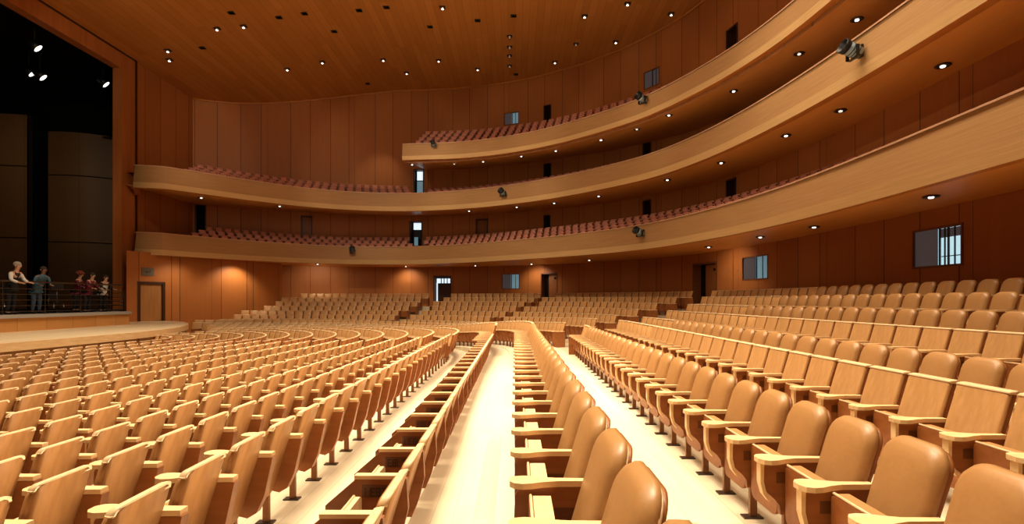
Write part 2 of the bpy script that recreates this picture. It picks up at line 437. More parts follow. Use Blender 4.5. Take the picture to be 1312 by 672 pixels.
# ------------------------------------------------------------------ walls with openings
class Opening: pass
OPEN = []
def opening(px0, px1, yt, yb, zfloor=None, what='dark'):
    o = Opening(); a0 = WALL.hit_px(px0); a1 = WALL.hit_px(px1)
    o.a0, o.a1 = min(a0, a1), max(a0, a1)
    mid = WALL.at((a0 + a1) / 2); o.mid = mid
    o.z1 = EYE + (HY - yt) * mid[1] / FPX
    o.z0 = zfloor if zfloor is not None else EYE + (HY - yb) * mid[1] / FPX
    o.what = what; OPEN.append(o); return o
BF1, BF2, BF3 = 5.72, 9.25, 12.9   # floor level behind the rear seats of each balcony
for a in ((556, 578, 354, 0, 1.22, 'door_glazed'), (693, 714, 350, 0, 1.22, 'door_ajar'), (887, 918, 337, 0, 1.22, 'door_ajar'),
          (643, 666, 351, 371, None, 'window'), (951, 984, 328, 359, None, 'window'), (1170, 1234, 291, 343, None, 'window_bright'),
          (525, 541, 284, 0, 5.6, 'lobby'), (610, 625, 281, 0, 5.6, 'closed'), (697, 705, 276, 0, 5.6, 'dark'), (824, 834, 257, 0, 5.6, 'dark'), (931, 943, 230, 0, 5.6, 'dark'), (386, 400, 277, 0, 5.6, 'closed'), 
          (530, 543, 217, 0, 9.0, 'lobby'), (697, 706, 210, 0, 9.0, 'dark'), (824, 834, 180, 0, 9.0, 'dark'), (931, 944, 144, 0, 9.0, 'dark'),
          (646, 665, 144, 160, None, 'window'), (697, 706, 135, 0, 12.9, 'dark'), (825, 845, 89, 112, None, 'window_dark'), (931, 945, 35, 0, 12.9, 'dark'), (250, 264, 262, 0, 5.6, 'dark')):
    opening(*a)

def wall_with_openings(name, curve, z0, ztop, opens, mat, label):
    mb = MB()
    us = sorted(set([round(x, 4) for x in curve.s[::2]] + [round(curve.L, 4)] + [round(v, 4) for o in opens for v in (o.a0, o.a1)]))
    for i in range(len(us) - 1):
        a, b = us[i], us[i + 1]
        if b - a < 1e-4: continue
        pa, pb = curve.at(a), curve.at(b); m = (a + b) / 2
        ta, tb = ztop(pa), ztop(pb)
        holes = sorted([(o.z0, o.z1) for o in opens if o.a0 - 1e-4 <= m <= o.a1 + 1e-4])
        lo = z0; segs = []
        for h0, h1 in holes:
            segs.append((lo, h0, h0)); lo = h1
        segs.append((lo, ta, tb))
        for s0, sa, sb in segs:
            vs = [(pa[0], pa[1], s0), (pb[0], pb[1], s0), (pb[0], pb[1], sb), (pa[0], pa[1], sa)]
            mb.add(vs, [(0, 1, 2, 3)], mat, uv=[(a, s0), (b, s0), (b, sb), (a, sa)], smooth=False)
    # weld
    me = mb.mesh(name); bm = bmesh.new(); bm.from_mesh(me); bmesh.ops.remove_doubles(bm, verts=bm.verts, dist=1e-4); bm.to_mesh(me); bm.free()
    o = bpy.data.objects.new(name, me); COL.objects.link(o)
    return tag(o, label, kind='structure')
wall_with_openings('wall_rear', WALL, -.8, lambda p: ceil_z(p[0]) + .02, OPEN, 'wall', 'tall curved rear wall of red-brown vertical wood panels')
sidew = Curve(np.array([(SIDE_X, y) for y in np.arange(35.4, 29.8, -.2)]))
wall_with_openings('wall_side', sidew, -.8, lambda p: ceil_z(p[0]) + .02, [], 'wall', 'narrow wood wall between the stage opening and the rear wall')

# window and door units set into the openings
def unit_frame(o, name):
    a = (o.a0 + o.a1) / 2; p = WALL.at(a); t = WALL.tan(a)
    # local x along wall (to the photo's right = against the curve's run), y out of the room, z up
    root = empty(name, (p[0], p[1], 0), math.atan2(-t[1], -t[0]))
    return root, o.a1 - o.a0
def frame_ring(mb, w, z0, z1, y0, y1, t, m, sill=True):
    for sx in (-1, 1): mb.box((sx * (w / 2 - t / 2), (y0 + y1) / 2, (z0 + z1) / 2), (t, y1 - y0, z1 - z0), m)
    mb.box((0, (y0 + y1) / 2, z1 - t / 2), (w - 2 * t, y1 - y0, t), m)
    if sill: mb.box((0, (y0 + y1) / 2, z0 + t / 2), (w - 2 * t, y1 - y0, t), m)
# check of the outward direction: local y must point out of the room
wi = di = 0
WLAB = ['small interior window low on the rear wall, dark glass with a pale sliding pane', 'interior window low on the rear wall beside the tall open doorway', 'large bright window low on the near wall, daylight behind dark bars',
        'small blue-lit window high on the rear wall behind the top balcony', 'dark square window high on the rear wall behind the top balcony']
DLAB = {'door_glazed': 'rear doorway with a bright glazed transom and a dark door', 'lobby': None}
dlabs = {0: 'rear door with bright glass strip and transom, at the middle aisle', 1: 'half-open dark rear door between small window and seats', 2: 'tall open rear doorway with door leaf folded back, by the near block',
         6: 'bright lobby doorway behind the lowest balcony', 7: 'closed dark-framed wood door behind the lowest balcony, beside the bright lobby doorway', 8: 'dark narrow doorway behind the lowest balcony, nearest the bright lobby doorway', 9: 'dark narrow doorway behind the lowest balcony, middle of three',
         10: 'dark narrow doorway behind the lowest balcony, closest to the viewer', 11: 'closed dark-framed wood door behind the lowest balcony, on the stage side',
         12: 'bright lobby doorway under the end of the top balcony', 13: 'dark narrow doorway behind the middle balcony, farthest of three', 14: 'dark narrow doorway behind the middle balcony, middle of three', 15: 'dark narrow doorway behind the middle balcony, closest to the viewer',
         17: 'dark narrow doorway behind the top balcony beside the small blue window', 19: 'dark narrow doorway behind the top balcony, closest to the viewer', 20: 'dark doorway at the stage end behind the lowest balcony'}
for i, o in enumerate(OPEN):
    z0, z1 = o.z0, o.z1; h = z1 - z0
    if o.what.startswith('window'):
        wi += 1; root, w = unit_frame(o, 'window_%d' % wi)
        tag(root, WLAB[wi - 1], kind='structure')
        mb = MB(); frame_ring(mb, w + .02, z0, z1, -.03, .13, .06, 'wframe'); mb.build('window_frame', root)
        g = MB(); g.box((-w * .24, .03, (z0 + z1) / 2), (w * .46, .02, h - .1), 'glass'); g.build('sliding_pane', root)
        lit = {'window': 'glowsoft', 'window_bright': 'glow', 'window_dark': 'glass'}[o.what]
        g = MB(); g.box((w * .22, .09, (z0 + z1) / 2), (w * .5, .02, h - .1), lit); g.build('window_pane', root)
        for q, fx in enumerate((.02, .12, .19, .31, .44) if o.what == 'window_bright' else (.02, .25, .45)):
            g = MB(); g.box((w * fx, .06, (z0 + z1) / 2), (.05 if q % 2 == 0 else .03, .03, h - .1), 'mull'); g.build('mullion', root)
        if o.what == 'window_bright':
            g = MB(); g.box((w * .25, .065, z0 + h * .26), (w * .4, .02, .025), 'mull'); g.build('glazing_bar', root)
            g = MB(); g.box((w * .25, .075, z1 - h * .17), (w * .44, .006, h * .22), 'glass'); g.build('blind', root)
        b = MB(); b.box((0, .14, (z0 + z1) / 2), (w + .1, .02, h + .1), 'dark'); b.build('window_backing', root)
    else:
        di += 1; root, w = unit_frame(o, 'door_%d' % di)
        tag(root, dlabs[i], kind='structure')
        mb = MB(); frame_ring(mb, w + .04, z0, z1 + .02, -.04, .5, .09 if w > .6 else .05, 'frame' if o.what in ('closed', 'lobby', 'door_glazed', 'dark') else 'wframe', sill=False); mb.build('door_frame', root)
        mb = MB(); mb.box((0, .55, (z0 + z1) / 2), (w + .2, .03, h + .2), 'dark'); mb.build('corridor_shade_board', root)  # near-black board standing in for the darkness of an unlit passage
        if o.what == 'door_glazed':
            mb = MB(); mb.box((.08, .2, z0 + h * .36), (w - .42, .05, h * .72), 'frame'); mb.build('door_leaf', root)
            mb = MB(); mb.box((.02, .3, z0 + h * .84), (w - .25, .02, h * .16), 'glowwhite'); mb.build('transom_pane', root)
            for q in (-.18, .05, .3):
                mb = MB(); mb.box((q, .28, z0 + h * .84), (.07, .02, h * .16), 'mull'); mb.build('mullion', root)
            mb = MB(); mb.box((-w / 2 + .17, .3, z0 + h * .42), (.1, .02, h * .7), 'glowwhite'); mb.build('side_pane', root)
        elif o.what == 'door_ajar':
            mb = MB(); mb.box((w * .16, .3, z0 + h * .48), (w * .56, .05, h * .96), 'doorwood'); lf = mb.build('door_leaf', root)
            mb = MB(); mb.box((w * .3, .26, z0 + h * .84), (w * .16, .04, h * .06), 'dark'); mb.build('door_closer', lf)
        elif o.what == 'closed':
            mb = MB(); mb.box((0, .1, (z0 + z1) / 2 - .04), (w - .14, .05, h - .1), 'doorwood'); mb.build('door_leaf', root)
        elif o.what == 'lobby':
            mb = MB(); mb.box((.05, .3, z1 - h * .16), (w * .62, .02, h * .24), 'glowwhite'); mb.build('lobby_pane', root)
            mb = MB(); mb.box((.05, .28, z1 - h * .46), (w * .62, .02, h * .3), 'glowsoft' if i == 12 else 'mull'); mb.build('door_leaf', root)
            mb = MB(); mb.box((-.05, .26, z0 + h * .3), (w * .3, .02, h * .3), 'glowsoft'); mb.build('door_pane', root)

# diagonal lower wall beside the stage with its door
D0 = np.array((-21.5, 28.3)); D1 = np.array((-16.6, 36.4)); D2 = np.array((-17.4, 38.3))
Dc = Curve(np.array([D0 + (D1 - D0) * t for t in np.linspace(0, 1, 40)]))
def d_hit(px): return Dc.hit_px(px)
od = Opening(); od.a0 = d_hit(176.5); od.a1 = d_hit(211); od.a0, od.a1 = sorted((od.a0, od.a1)); od.z0 = .42; od.z1 = EYE + 23.5 * 29.6 / FPX
wall_with_openings('wall_left', Dc, -.8, lambda p: EYE + 2.75, [od], 'wall_low', 'warm lit wood-panelled side wall beside the stage, under the lowest balcony')
wall_with_openings('wall_return', Curve(np.array([D1 + (D2 - D1) * t for t in np.linspace(0, 1, 6)])), -.8, lambda p: EYE + 2.75, [], 'wall', 'short wood-panelled return between the side wall and the rear wall')
p = Dc.at((od.a0 + od.a1) / 2); t = Dc.tan((od.a0 + od.a1) / 2)
di += 1
root = tag(empty('door_%d' % di, (p[0], p[1], 0), math.atan2(t[1], t[0])), 'wood door in a thick black frame, up on the stage apron', kind='structure')
w = od.a1 - od.a0; h = od.z1 - od.z0
mb = MB(); frame_ring(mb, w + .02, od.z0, od.z1, -.05, .25, .13, 'frame', False); mb.build('door_frame', root)
mb = MB(); mb.box((0, .1, od.z0 + h / 2 - .06), (w - .26, .06, h - .14), 'doorpale'); mb.build('door_leaf', root)
# sign over that door
sp = Dc.at(d_hit(189)); zs = EYE + (HY - 348.5) * sp[1] / FPX
root = tag(empty('wall_sign', (sp[0], sp[1], zs), math.atan2(t[1], t[0])), 'small grey square sign on the wall above the black-framed door', 'sign')
nrm = -1
mb = MB(); mb.box((0, -.03, 0), (.62, .05, .46), 'sign'); mb.build('sign_board', root)
mb = MB()
mb.box((-.02, -.065, -.02), (.26, .02, .035), 'signmark'); mb.prism([(-.12, -.02), (-.04, .05), (-.04, -.09)], -.075, -.055, 'signmark', 'y')
mb.box((.1, -.065, .03), (.035, .02, .1), 'signmark')
mb.build('sign_marking', root)

# ------------------------------------------------------------------ ceiling
cb = MB()
ys = np.arange(-5, 42, .5)
xs = np.concatenate([np.arange(-22.3, -7.9, .2), [-4, 0, 6, 12.2]])
vs = [(x, y, ceil_z(x)) for x in xs for y in (-5, 18, 42)]
fs = [(3 * i + j, 3 * i + j + 1, 3 * i + j + 4, 3 * i + j + 3) for i in range(len(xs) - 1) for j in (0, 1)]
cb.add(vs, fs, 'ceiling', smooth=True); me = cb.mesh('ceiling')
o = bpy.data.objects.new('ceiling', me); COL.objects.link(o); tag(o, 'orange wooden plank ceiling dotted with recessed lights', kind='structure')
# thin trim where the rear wall meets the ceiling
mb = MB(); wo = WALL.offset(-.06)
mb.tube([(q[0], q[1], ceil_z(q[0]) - .06) for q in wo.p[::3]], .06, 'lip', 6); tag(mb.build('trim_1'), 'slim wooden moulding where rear wall meets ceiling', kind='structure')

# ------------------------------------------------------------------ proscenium and stage house
mb = MB()
zt = ceil_z(SIDE_X)
mb.box((SIDE_X - .1, 29.33, zt / 2 - .4), (.5, 1.02, zt + .8), 'pros')
mb.box((SIDE_X - .1, 12, zt - .46), (.5, 33.6, .92), 'pros')
tag(mb.build('trim_2'), 'broad plain wooden frame around the stage opening', kind='structure')
mb = MB()
mb.box((SIDE_X + .14, 29.9, zt / 2 - .4), (.12, .14, zt + .8), 'frame'); mb.box((SIDE_X + .14, 12.5, zt - .02), (.12, 34.8, .12), 'frame')
tag(mb.build('trim_3'), 'dark groove strip along the outside of the stage frame', kind='structure')
mb = MB()
mb.add([(-22.6, -5, 15.9), (-22.6, 34, 15.9), (-44, 34, 15.9), (-44, -5, 15.9), (-22.6, -5, -.5), (-22.6, 34, -.5), (-44, 34, -.5), (-44, -5, -.5)],
       [(0, 1, 2, 3), (1, 5, 6, 2), (2, 6, 7, 3)], 'black')
mb.add([(-22.6, 29.8, 15.9), (-22.6, 34, 15.9), (-22.6, 34, -.5), (-22.6, 29.8, -.5)], [(0, 1, 2, 3)], 'black')
tag(mb.build('wall_stage'), 'black stage house behind the opening', kind='structure')

STZ = EYE - .55; APZ = EYE - 1.2; FLZ = -.72
stc = Curve(catmull([(-19.6, -3), (-19.3, 6), (-19.0, 13), (-18.95, 18), (-19.0, 22), (-19.15, 25.4)]))
root = tag(empty('stage', (-24, 15, 0)), 'raised stage platform with golden wood front and grey edge', 'stage')
def rel(o, root):
    o.parent = root; o.matrix_parent_inverse = Matrix.Translation(-Vector(root.location)); return o
ends = [tuple(q) for q in stc.p] + [(-20.4, 25.75), (-22.0, 25.9)]
mb = MB(); mb.prism([(-43.5, -3)] + ends + [(-22.0, 29.0), (-22.7, 29.0), (-22.7, 33.8), (-43.5, 33.8)], STZ - .06, STZ - .004, 'black', 'z'); rel(mb.build('stage_floor'), root)
ec = Curve(np.array(ends)); eo = ec.offset(.12)
mb = MB()
A = [(q[0], q[1], STZ) for q in ec.offset(-.5).p]; B = [(q[0], q[1], STZ) for q in eo.p]; C = [(q[0], q[1], STZ - .13) for q in eo.p]; D = [(q[0], q[1], STZ - .13) for q in ec.p]
mb.strip(A, B, 'stagetop', smooth=False); mb.strip(B, C, 'stagetop', smooth=False); mb.strip(C, D, 'stagetop', smooth=False); rel(mb.build('stage_edge'), root)['label'] = 'grey stage edge'
mb = MB()
mb.strip([(q[0], q[1], STZ - .1) for q in ec.p], [(q[0], q[1], APZ - .02) for q in ec.p], 'stagewood', [(a, STZ) for a in ec.s], [(a, APZ) for a in ec.s], smooth=False)
rel(mb.build('stage_front'), root)
apc = Curve(catmull([(-15.6, -3), (-15.0, 5), (-14.5, 11), (-14.2, 15), (-14.15, 18), (-14.4, 20.6), (-15.1, 22.9), (-16.2, 25.2), (-17.8, 27.6), (-19.4, 29.2), (-20.5, 29.6)]))
root = tag(empty('stage_apron', (-17, 15, 0)), 'low pale wooden apron curving out in front of the stage', 'stage')
mb = MB(); mb.prism([(-23, -3)] + [tuple(q) for q in apc.p] + [(-22, 29)], APZ - .1, APZ, 'aprontop', 'z'); rel(mb.build('apron_top'), root)
ao = apc.offset(.08)
mb = MB(); mb.strip([(q[0], q[1], APZ + .005) for q in ao.p], [(q[0], q[1], APZ - .24) for q in ao.p], 'arm', smooth=False)
mb.strip([(q[0], q[1], APZ + .005) for q in ao.p], [(q[0], q[1], APZ + .005) for q in apc.p], 'arm', smooth=False); rel(mb.build('apron_edge'), root)
mb = MB(); mb.strip([(q[0], q[1], APZ - .2) for q in apc.p], [(q[0], q[1], FLZ - .1) for q in apc.p], 'apronwood', [(a, 0) for a in apc.s], [(a, 1) for a in apc.s], smooth=False); rel(mb.build('apron_front'), root)

# acoustic shell panels on the stage
def shell_panel(p0, p1, z1, label):
    p0, p1 = np.array(p0), np.array(p1); n = 8
    root = tag(empty('acoustic_panel', ((p0[0] + p1[0]) / 2, (p0[1] + p1[1]) / 2, STZ)), label, 'panel', 'stage shell panels')
    mb = MB(); L = np.linalg.norm(p1 - p0); P = [p0 + (p1 - p0) * i / n for i in range(n + 1)]
    d = (p1 - p0) / L; nn = np.array((d[1], -d[0]))
    P = [q + nn * .35 * math.sin(PI * i / n) for i, q in enumerate(P)]
    rowsz = [STZ, STZ + 4.2, STZ + 8.4, z1]
    for a, b in zip(rowsz, rowsz[1:]):
        mb.strip([(q[0], q[1], a + .03) for q in P], [(q[0], q[1], b - .03) for q in P], 'shellpanel', [(i * L / n, a) for i in range(n + 1)], [(i * L / n, b) for i in range(n + 1)])
    rel(mb.build('panel_face'), root)
    mb = MB()
    for q in (P[0], P[-1]): mb.box((q[0] - nn[0] * .12, q[1] - nn[1] * .12 + .1, (STZ + z1) / 2), (.12, .12, z1 - STZ), 'steel')
    mb.box(((p0[0] + p1[0]) / 2, (p0[1] + p1[1]) / 2 + .25, z1 - .15), (abs(p1[0] - p0[0]), .1, .1), 'steel')
    rel(mb.build('panel_brace'), root)
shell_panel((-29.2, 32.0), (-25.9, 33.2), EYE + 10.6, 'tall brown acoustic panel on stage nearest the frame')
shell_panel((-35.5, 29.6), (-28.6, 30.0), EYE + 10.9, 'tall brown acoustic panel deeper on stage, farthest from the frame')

# stage railing
root = tag(empty('stage_railing', (-19, 20, STZ)), 'dark steel railing with five bars along the stage edge', 'railing')
rc = Curve([q for q in ec.offset(-.12).p if q[1] > 3][:-3])
RH = 1.28
rel((lambda m: (m.tube([(q[0], q[1], STZ + RH) for q in rc.p], .035, 'steel', 8), m.build('top_rail'))[1])(MB()), root)
for zz in (.12, .34, .56, .78, 1.0):
    m_ = MB(); m_.tube([(q[0], q[1], STZ + zz) for q in rc.p], .016, 'steel', 6); rel(m_.build('rail'), root)
for a in np.arange(.3, rc.L - .1, 1.75):
    q = rc.at(a); m_ = MB(); m_.box((q[0], q[1], STZ + RH / 2), (.03, .03, RH), 'steel'); rel(m_.build('rail_post'), root)
root = tag(empty('stage_railing', (-20.5, 25.75, STZ)), 'short lower railing turning the stage corner beside the frame', 'railing')
for zz in (.1, .3, .5, .7, .9):
    m_ = MB(); m_.tube([(-19.35, 25.35, STZ + zz), (-20.4, 25.6, STZ + zz), (-21.9, 25.72, STZ + zz)], .022, 'steel', 6); rel(m_.build('rail'), root)
for x, y in ((-19.35, 25.35), (-20.4, 25.6), (-21.9, 25.72)):
    m_ = MB(); m_.box((x, y, STZ + .46), (.05, .05, .92), 'steel'); rel(m_.build('rail_post'), root)

# ------------------------------------------------------------------ balconies
def keys(curve, k0, k1, n): return np.linspace(k0, k1, n)
BALC = []
def balcony(F, ret, Htop, h, soff_rise, rows, label, endcap):
    """F inner edge; RET extra points closing the stage-side end; rows = [(offset, z of seat top)]"""
    root = tag(empty('balcony', (0, 25, EYE + Htop - h)), label, 'balcony', None)
    ztop = EYE + Htop; zb = ztop - h
    P = [tuple(q) for q in F.p[:-1][::2]]
    if np.linalg.norm(np.array(P[-1]) - F.p[-1]) < .05: P.pop()
    P.append(tuple(F.p[-1]))
    if ret:      # close points around the kink keep its edge crisp
        e0 = np.array(P[-1]); e1 = np.array(ret[0]); p0 = np.array(P[-2])
        P[-1:] = [tuple(e0 + (p0 - e0) / np.linalg.norm(p0 - e0) * .03), tuple(e0), tuple(e0 + (e1 - e0) / np.linalg.norm(e1 - e0) * .03)] + [tuple(q) for q in ret]
    P = np.array(P)
    c = Curve(P)
    nn = np.stack([c.t[:, 1], -c.t[:, 0]], axis=1)
    def line(off, z): q = c.p + nn * off; return [(a[0], a[1], z) for a in q]
    uvA = lambda z: [(a, z) for a in c.s]
    hb = h * .24
    mb = MB(); mb.strip(line(.02, ztop - .04), line(-.05, zb + hb), 'fascia', uvA(ztop), uvA(zb + hb), smooth=True); rel(mb.build('fascia_panel'), root)
    mb = MB(); mb.strip(line(-.07, zb + hb), line(-.03, zb), 'band', uvA(zb + hb), uvA(zb)); mb.strip(line(-.05, zb + hb + .005), line(-.07, zb + hb), 'band', uvA(zb + hb), uvA(zb + hb)); rel(mb.build('fascia_band'), root)['label'] = 'paler lower band'
    mb = MB()
    mb.strip(line(-.03, ztop), line(.22, ztop), 'railcap'); mb.strip(line(-.03, ztop), line(-.03, ztop - .05), 'railcap'); mb.strip(line(.22, ztop), line(.22, ztop - .9), 'railcap'); rel(mb.build('rail_cap'), root)
    mb = MB(); mb.strip(line(-.03, zb), line(.1, zb - .02), 'lip'); mb.strip(line(.1, zb - .02), line(.12, zb + .05), 'lip'); mb.strip(line(.12, zb + .05), line(.3, zb + .03), 'lip'); rel(mb.build('soffit_lip'), root)
    # soffit up to the wall
    n = len(P); ks = c.k
    mb = MB(); inner = line(.3, zb + .03)
    outer = []
    for i in range(n):
        q = WALLX.bykey(ks[i]) if not (endcap and i == n - 1) else np.array((-7.0, 39.9))
        outer.append((q[0], q[1], zb + soff_rise * sm(17, 40, ks[i])))
    mb.strip(inner, outer, 'soffit'); rel(mb.build('soffit'), root)
    # tiers
    mb = MB()
    for j, (off, zt) in enumerate(rows):
        z = zt - .95
        a = line(off - .33, z); lo = line(off - .33, z - .45 if j == 0 else rows[j - 1][1] - .95); last = j == len(rows) - 1
        b = [(q[0], q[1], z) for q in outer] if last else line(rows[j + 1][0] - .33, z)
        mb.strip(a, b, 'tier', smooth=False); mb.strip(lo, a, 'tier', smooth=False)
    rel(mb.build('seating_tier'), root)
    if endcap:
        mb = MB(); e = c.p[-1]; z2 = EYE + 11.1
        mb.add([(e[0] - .02, e[1], zb), (e[0] - .02, e[1], ztop), (-7.02, e[1] + .6, ztop), (-7.0, 39.95, z2 + .9), (-7.0, 39.95, zb + soff_rise)], [(0, 1, 2, 3, 4)], 'fascia'); rel(mb.build('end_panel'), root)
    BALC.append(dict(F=F, c=c, rows=rows, ztop=ztop, zb=zb, rise=soff_rise, root=root))
balcony(F1, [(-20.7, 29.45), (-21.55, 29.1), (-22.2, 29.95)], 3.9, 1.3, 0.0, [(.55, EYE + 4.2), (1.3, EYE + 4.5), (2.05, EYE + 4.86)], 'lowest curved balcony with pale wood front, nearest above the main floor', False)
balcony(F2, [(-19.6, 28.15), (-20.75, 27.9), (-22.2, 29.9)], 7.4, 1.25, .5, [(.6, EYE + 7.65), (1.4, EYE + 7.95), (2.2, EYE + 8.25)], 'middle curved balcony with pale wood front between two others', False)
balcony(F3, None, 10.0, 1.05, 1.25, [(.6, EYE + 10.25), (1.35, EYE + 10.7), (2.1, EYE + 11.15), (2.85, EYE + 11.6), (3.6, EYE + 12.05)], 'highest curved balcony, cut off square at its far end', True)

# ------------------------------------------------------------------ the tan seat
def rrect(w, z0, z1, r_top, r_bot, n=5, squeeze=0.0):
    """rounded outline in x,z ; squeeze narrows the bottom"""
    pts = []
    def arc(cx, cz, r, a0, a1):
        for i in range(n + 1):
            a = a0 + (a1 - a0) * i / n; pts.append((cx + r * math.cos(a), cz + r * math.sin(a)))
    arc(w - r_top, z1 - r_top, r_top, 0, PI / 2); arc(-w + r_top, z1 - r_top, r_top, PI / 2, PI)
    arc(-w + r_bot, z0 + r_bot, r_bot, PI, 1.5 * PI); arc(w - r_bot, z0 + r_bot, r_bot, 1.5 * PI, 2 * PI)
    return [(x * (1 - squeeze * (z1 - z) / (z1 - z0)), z) for x, z in pts]
def inset(poly, d):
    cx = sum(p[0] for p in poly) / len(poly); cz = sum(p[1] for p in poly) / len(poly)
    hx = max(abs(p[0] - cx) for p in poly); hz = max(abs(p[1] - cz) for p in poly)
    return [(cx + (x - cx) * (1 - d / hx), cz + (z - cz) * (1 - d / hz)) for x, z in poly]
def recl(z): return -.105 - (z - .38) * .30      # lean of the back
def pad(mb, poly, y0, y1, dome, m, curve=0.0, lean=recl, rings=((0, 0), (.012, .6), (.035, 1.0), (.10, 1.25))):
    n = len(poly); vs = []; fs = []
    def put(pl, dy): 
        for x, z in pl: vs.append((x, lean(z) + dy + curve * x * x, z))
    put(poly, y0); put(poly, y0 + (y1 - y0) * .35); k = 2
    for d, f in rings[1:]:
        put(inset(poly, d), y0 + (y1 - y0) * (.35 + .65 * min(1, f)) + max(0, f - 1) * dome); k += 1
    for i in range(k - 1):
        fs += [(i * n + j, i * n + (j + 1) % n, (i + 1) * n + (j + 1) % n, (i + 1) * n + j) for j in range(n)]
    cx = sum(p[0] for p in poly) / n; cz = sum(p[1] for p in poly) / n
    vs.append((cx, lean(cz) + y1 + dome, cz)); c = len(vs) - 1
    fs += [((k - 1) * n + j, (k - 1) * n + (j + 1) % n, c) for j in range(n)]
    fs.append(tuple(range(n))[::-1])
    mb.add(vs, fs, m, smooth=True)

ARM_OUT = [(-.022, -.17), (.022, -.17), (.026, .02), (.034, .10), (.05, .16), (.056, .21), (.048, .255), (.022, .28), (-.022, .28), (-.052, .255), (-.062, .21), (-.056, .16), (-.036, .10), (-.026, .02)]
ARM_OUT_LO = [(-.022, -.17), (.022, -.17), (.03, .08), (.056, .2), (.02, .28), (-.02, .28), (-.06, .2), (-.03, .08)]
PANEL = [(-.19, .598), (.215, .598), (.238, .57), (.24, .47), (.22, .40), (.16, .345), (.125, .30), (.12, .24), (-.06, .24), (-.13, .30), (-.2, .42)]
PANEL_L = [(-.255, .598), (.215, .598), (.238, .57), (.24, .47), (.22, .40), (.16, .345), (.125, .30), (.11, .17), (-.06, .13), (-.13, .17), (-.19, .30)]
PANEL_R0 = [(-.2, .598), (.18, .598), (.225, .585), (.25, .55), (.255, .44), (.25, .10), (.12, .08), (-.12, .08), (-.17, .26), (-.21, .42)]
PANEL_L1 = [(-.2, .60), (.10, .60), (.285, .44), (.285, .14), (-.12, .14), (-.17, .26), (-.21, .42)]
FRONT = [(.236, .598), (.262, .59), (.262, .46), (.24, .38), (.20, .33), (.19, .345), (.222, .40), (.238, .47)]
CUSH_OUT = lambda n: rrect(.222, .385, .945, .095, .05, n, .04)
SHELL_OUT = lambda n: rrect(.238, .27, .955, .07, .05, n, .10)
def back_shapes(kind, n, sc):
    """(cushion outline, its thickness, its material, shell outline, shell material, edge outline or None)"""
    X = lambda pl: [(x * sc, z) for x, z in pl]
    if kind == 'L1': return X(rrect(.205, .24, .655, .06, .05, n)), (.0, .035), 'shell', X(rrect(.225, .14, .665, .05, .06, n, .12)), 'shell', X(rrect(.228, .625, .68, .04, .012, n))
    if kind == 'P': return X(rrect(.238, .30, .925, .022, .02, n)), (.0, .03), 'front', X(rrect(.238, .28, .93, .03, .03, n)), 'panel', X(rrect(.246, .915, .945, .012, .01, n))
    if kind in ('R', 'R0'): return X(rrect(.226, .385, .955, .125, .05, n, .03)), (.0, .075), 'leather', X(rrect(.226, .27, .93, .11, .05, n, .08)), 'panel', (X(rrect(.231, .29, .94, .115, .05, n, .08)) if kind == 'R0' else None)
    X = lambda pl: [(x * sc * .86, z) for x, z in pl]      # seats facing the stage: low back mounted high on a post
    return X(rrect(.215, .17, .665, .075, .05, n, .03)), (.0, .06), 'leather', X(rrect(.238, .02, .675, .06, .07, n, .14)), 'shell', X(rrect(.241, .642, .688, .045, .01, n))
LIFT = {'L': .28}
RF = ((0, 0), (.012, .6), (.035, 1.0), (.10, 1.25)); RT = ((0, 0), (.004, .8), (.01, 1.0))
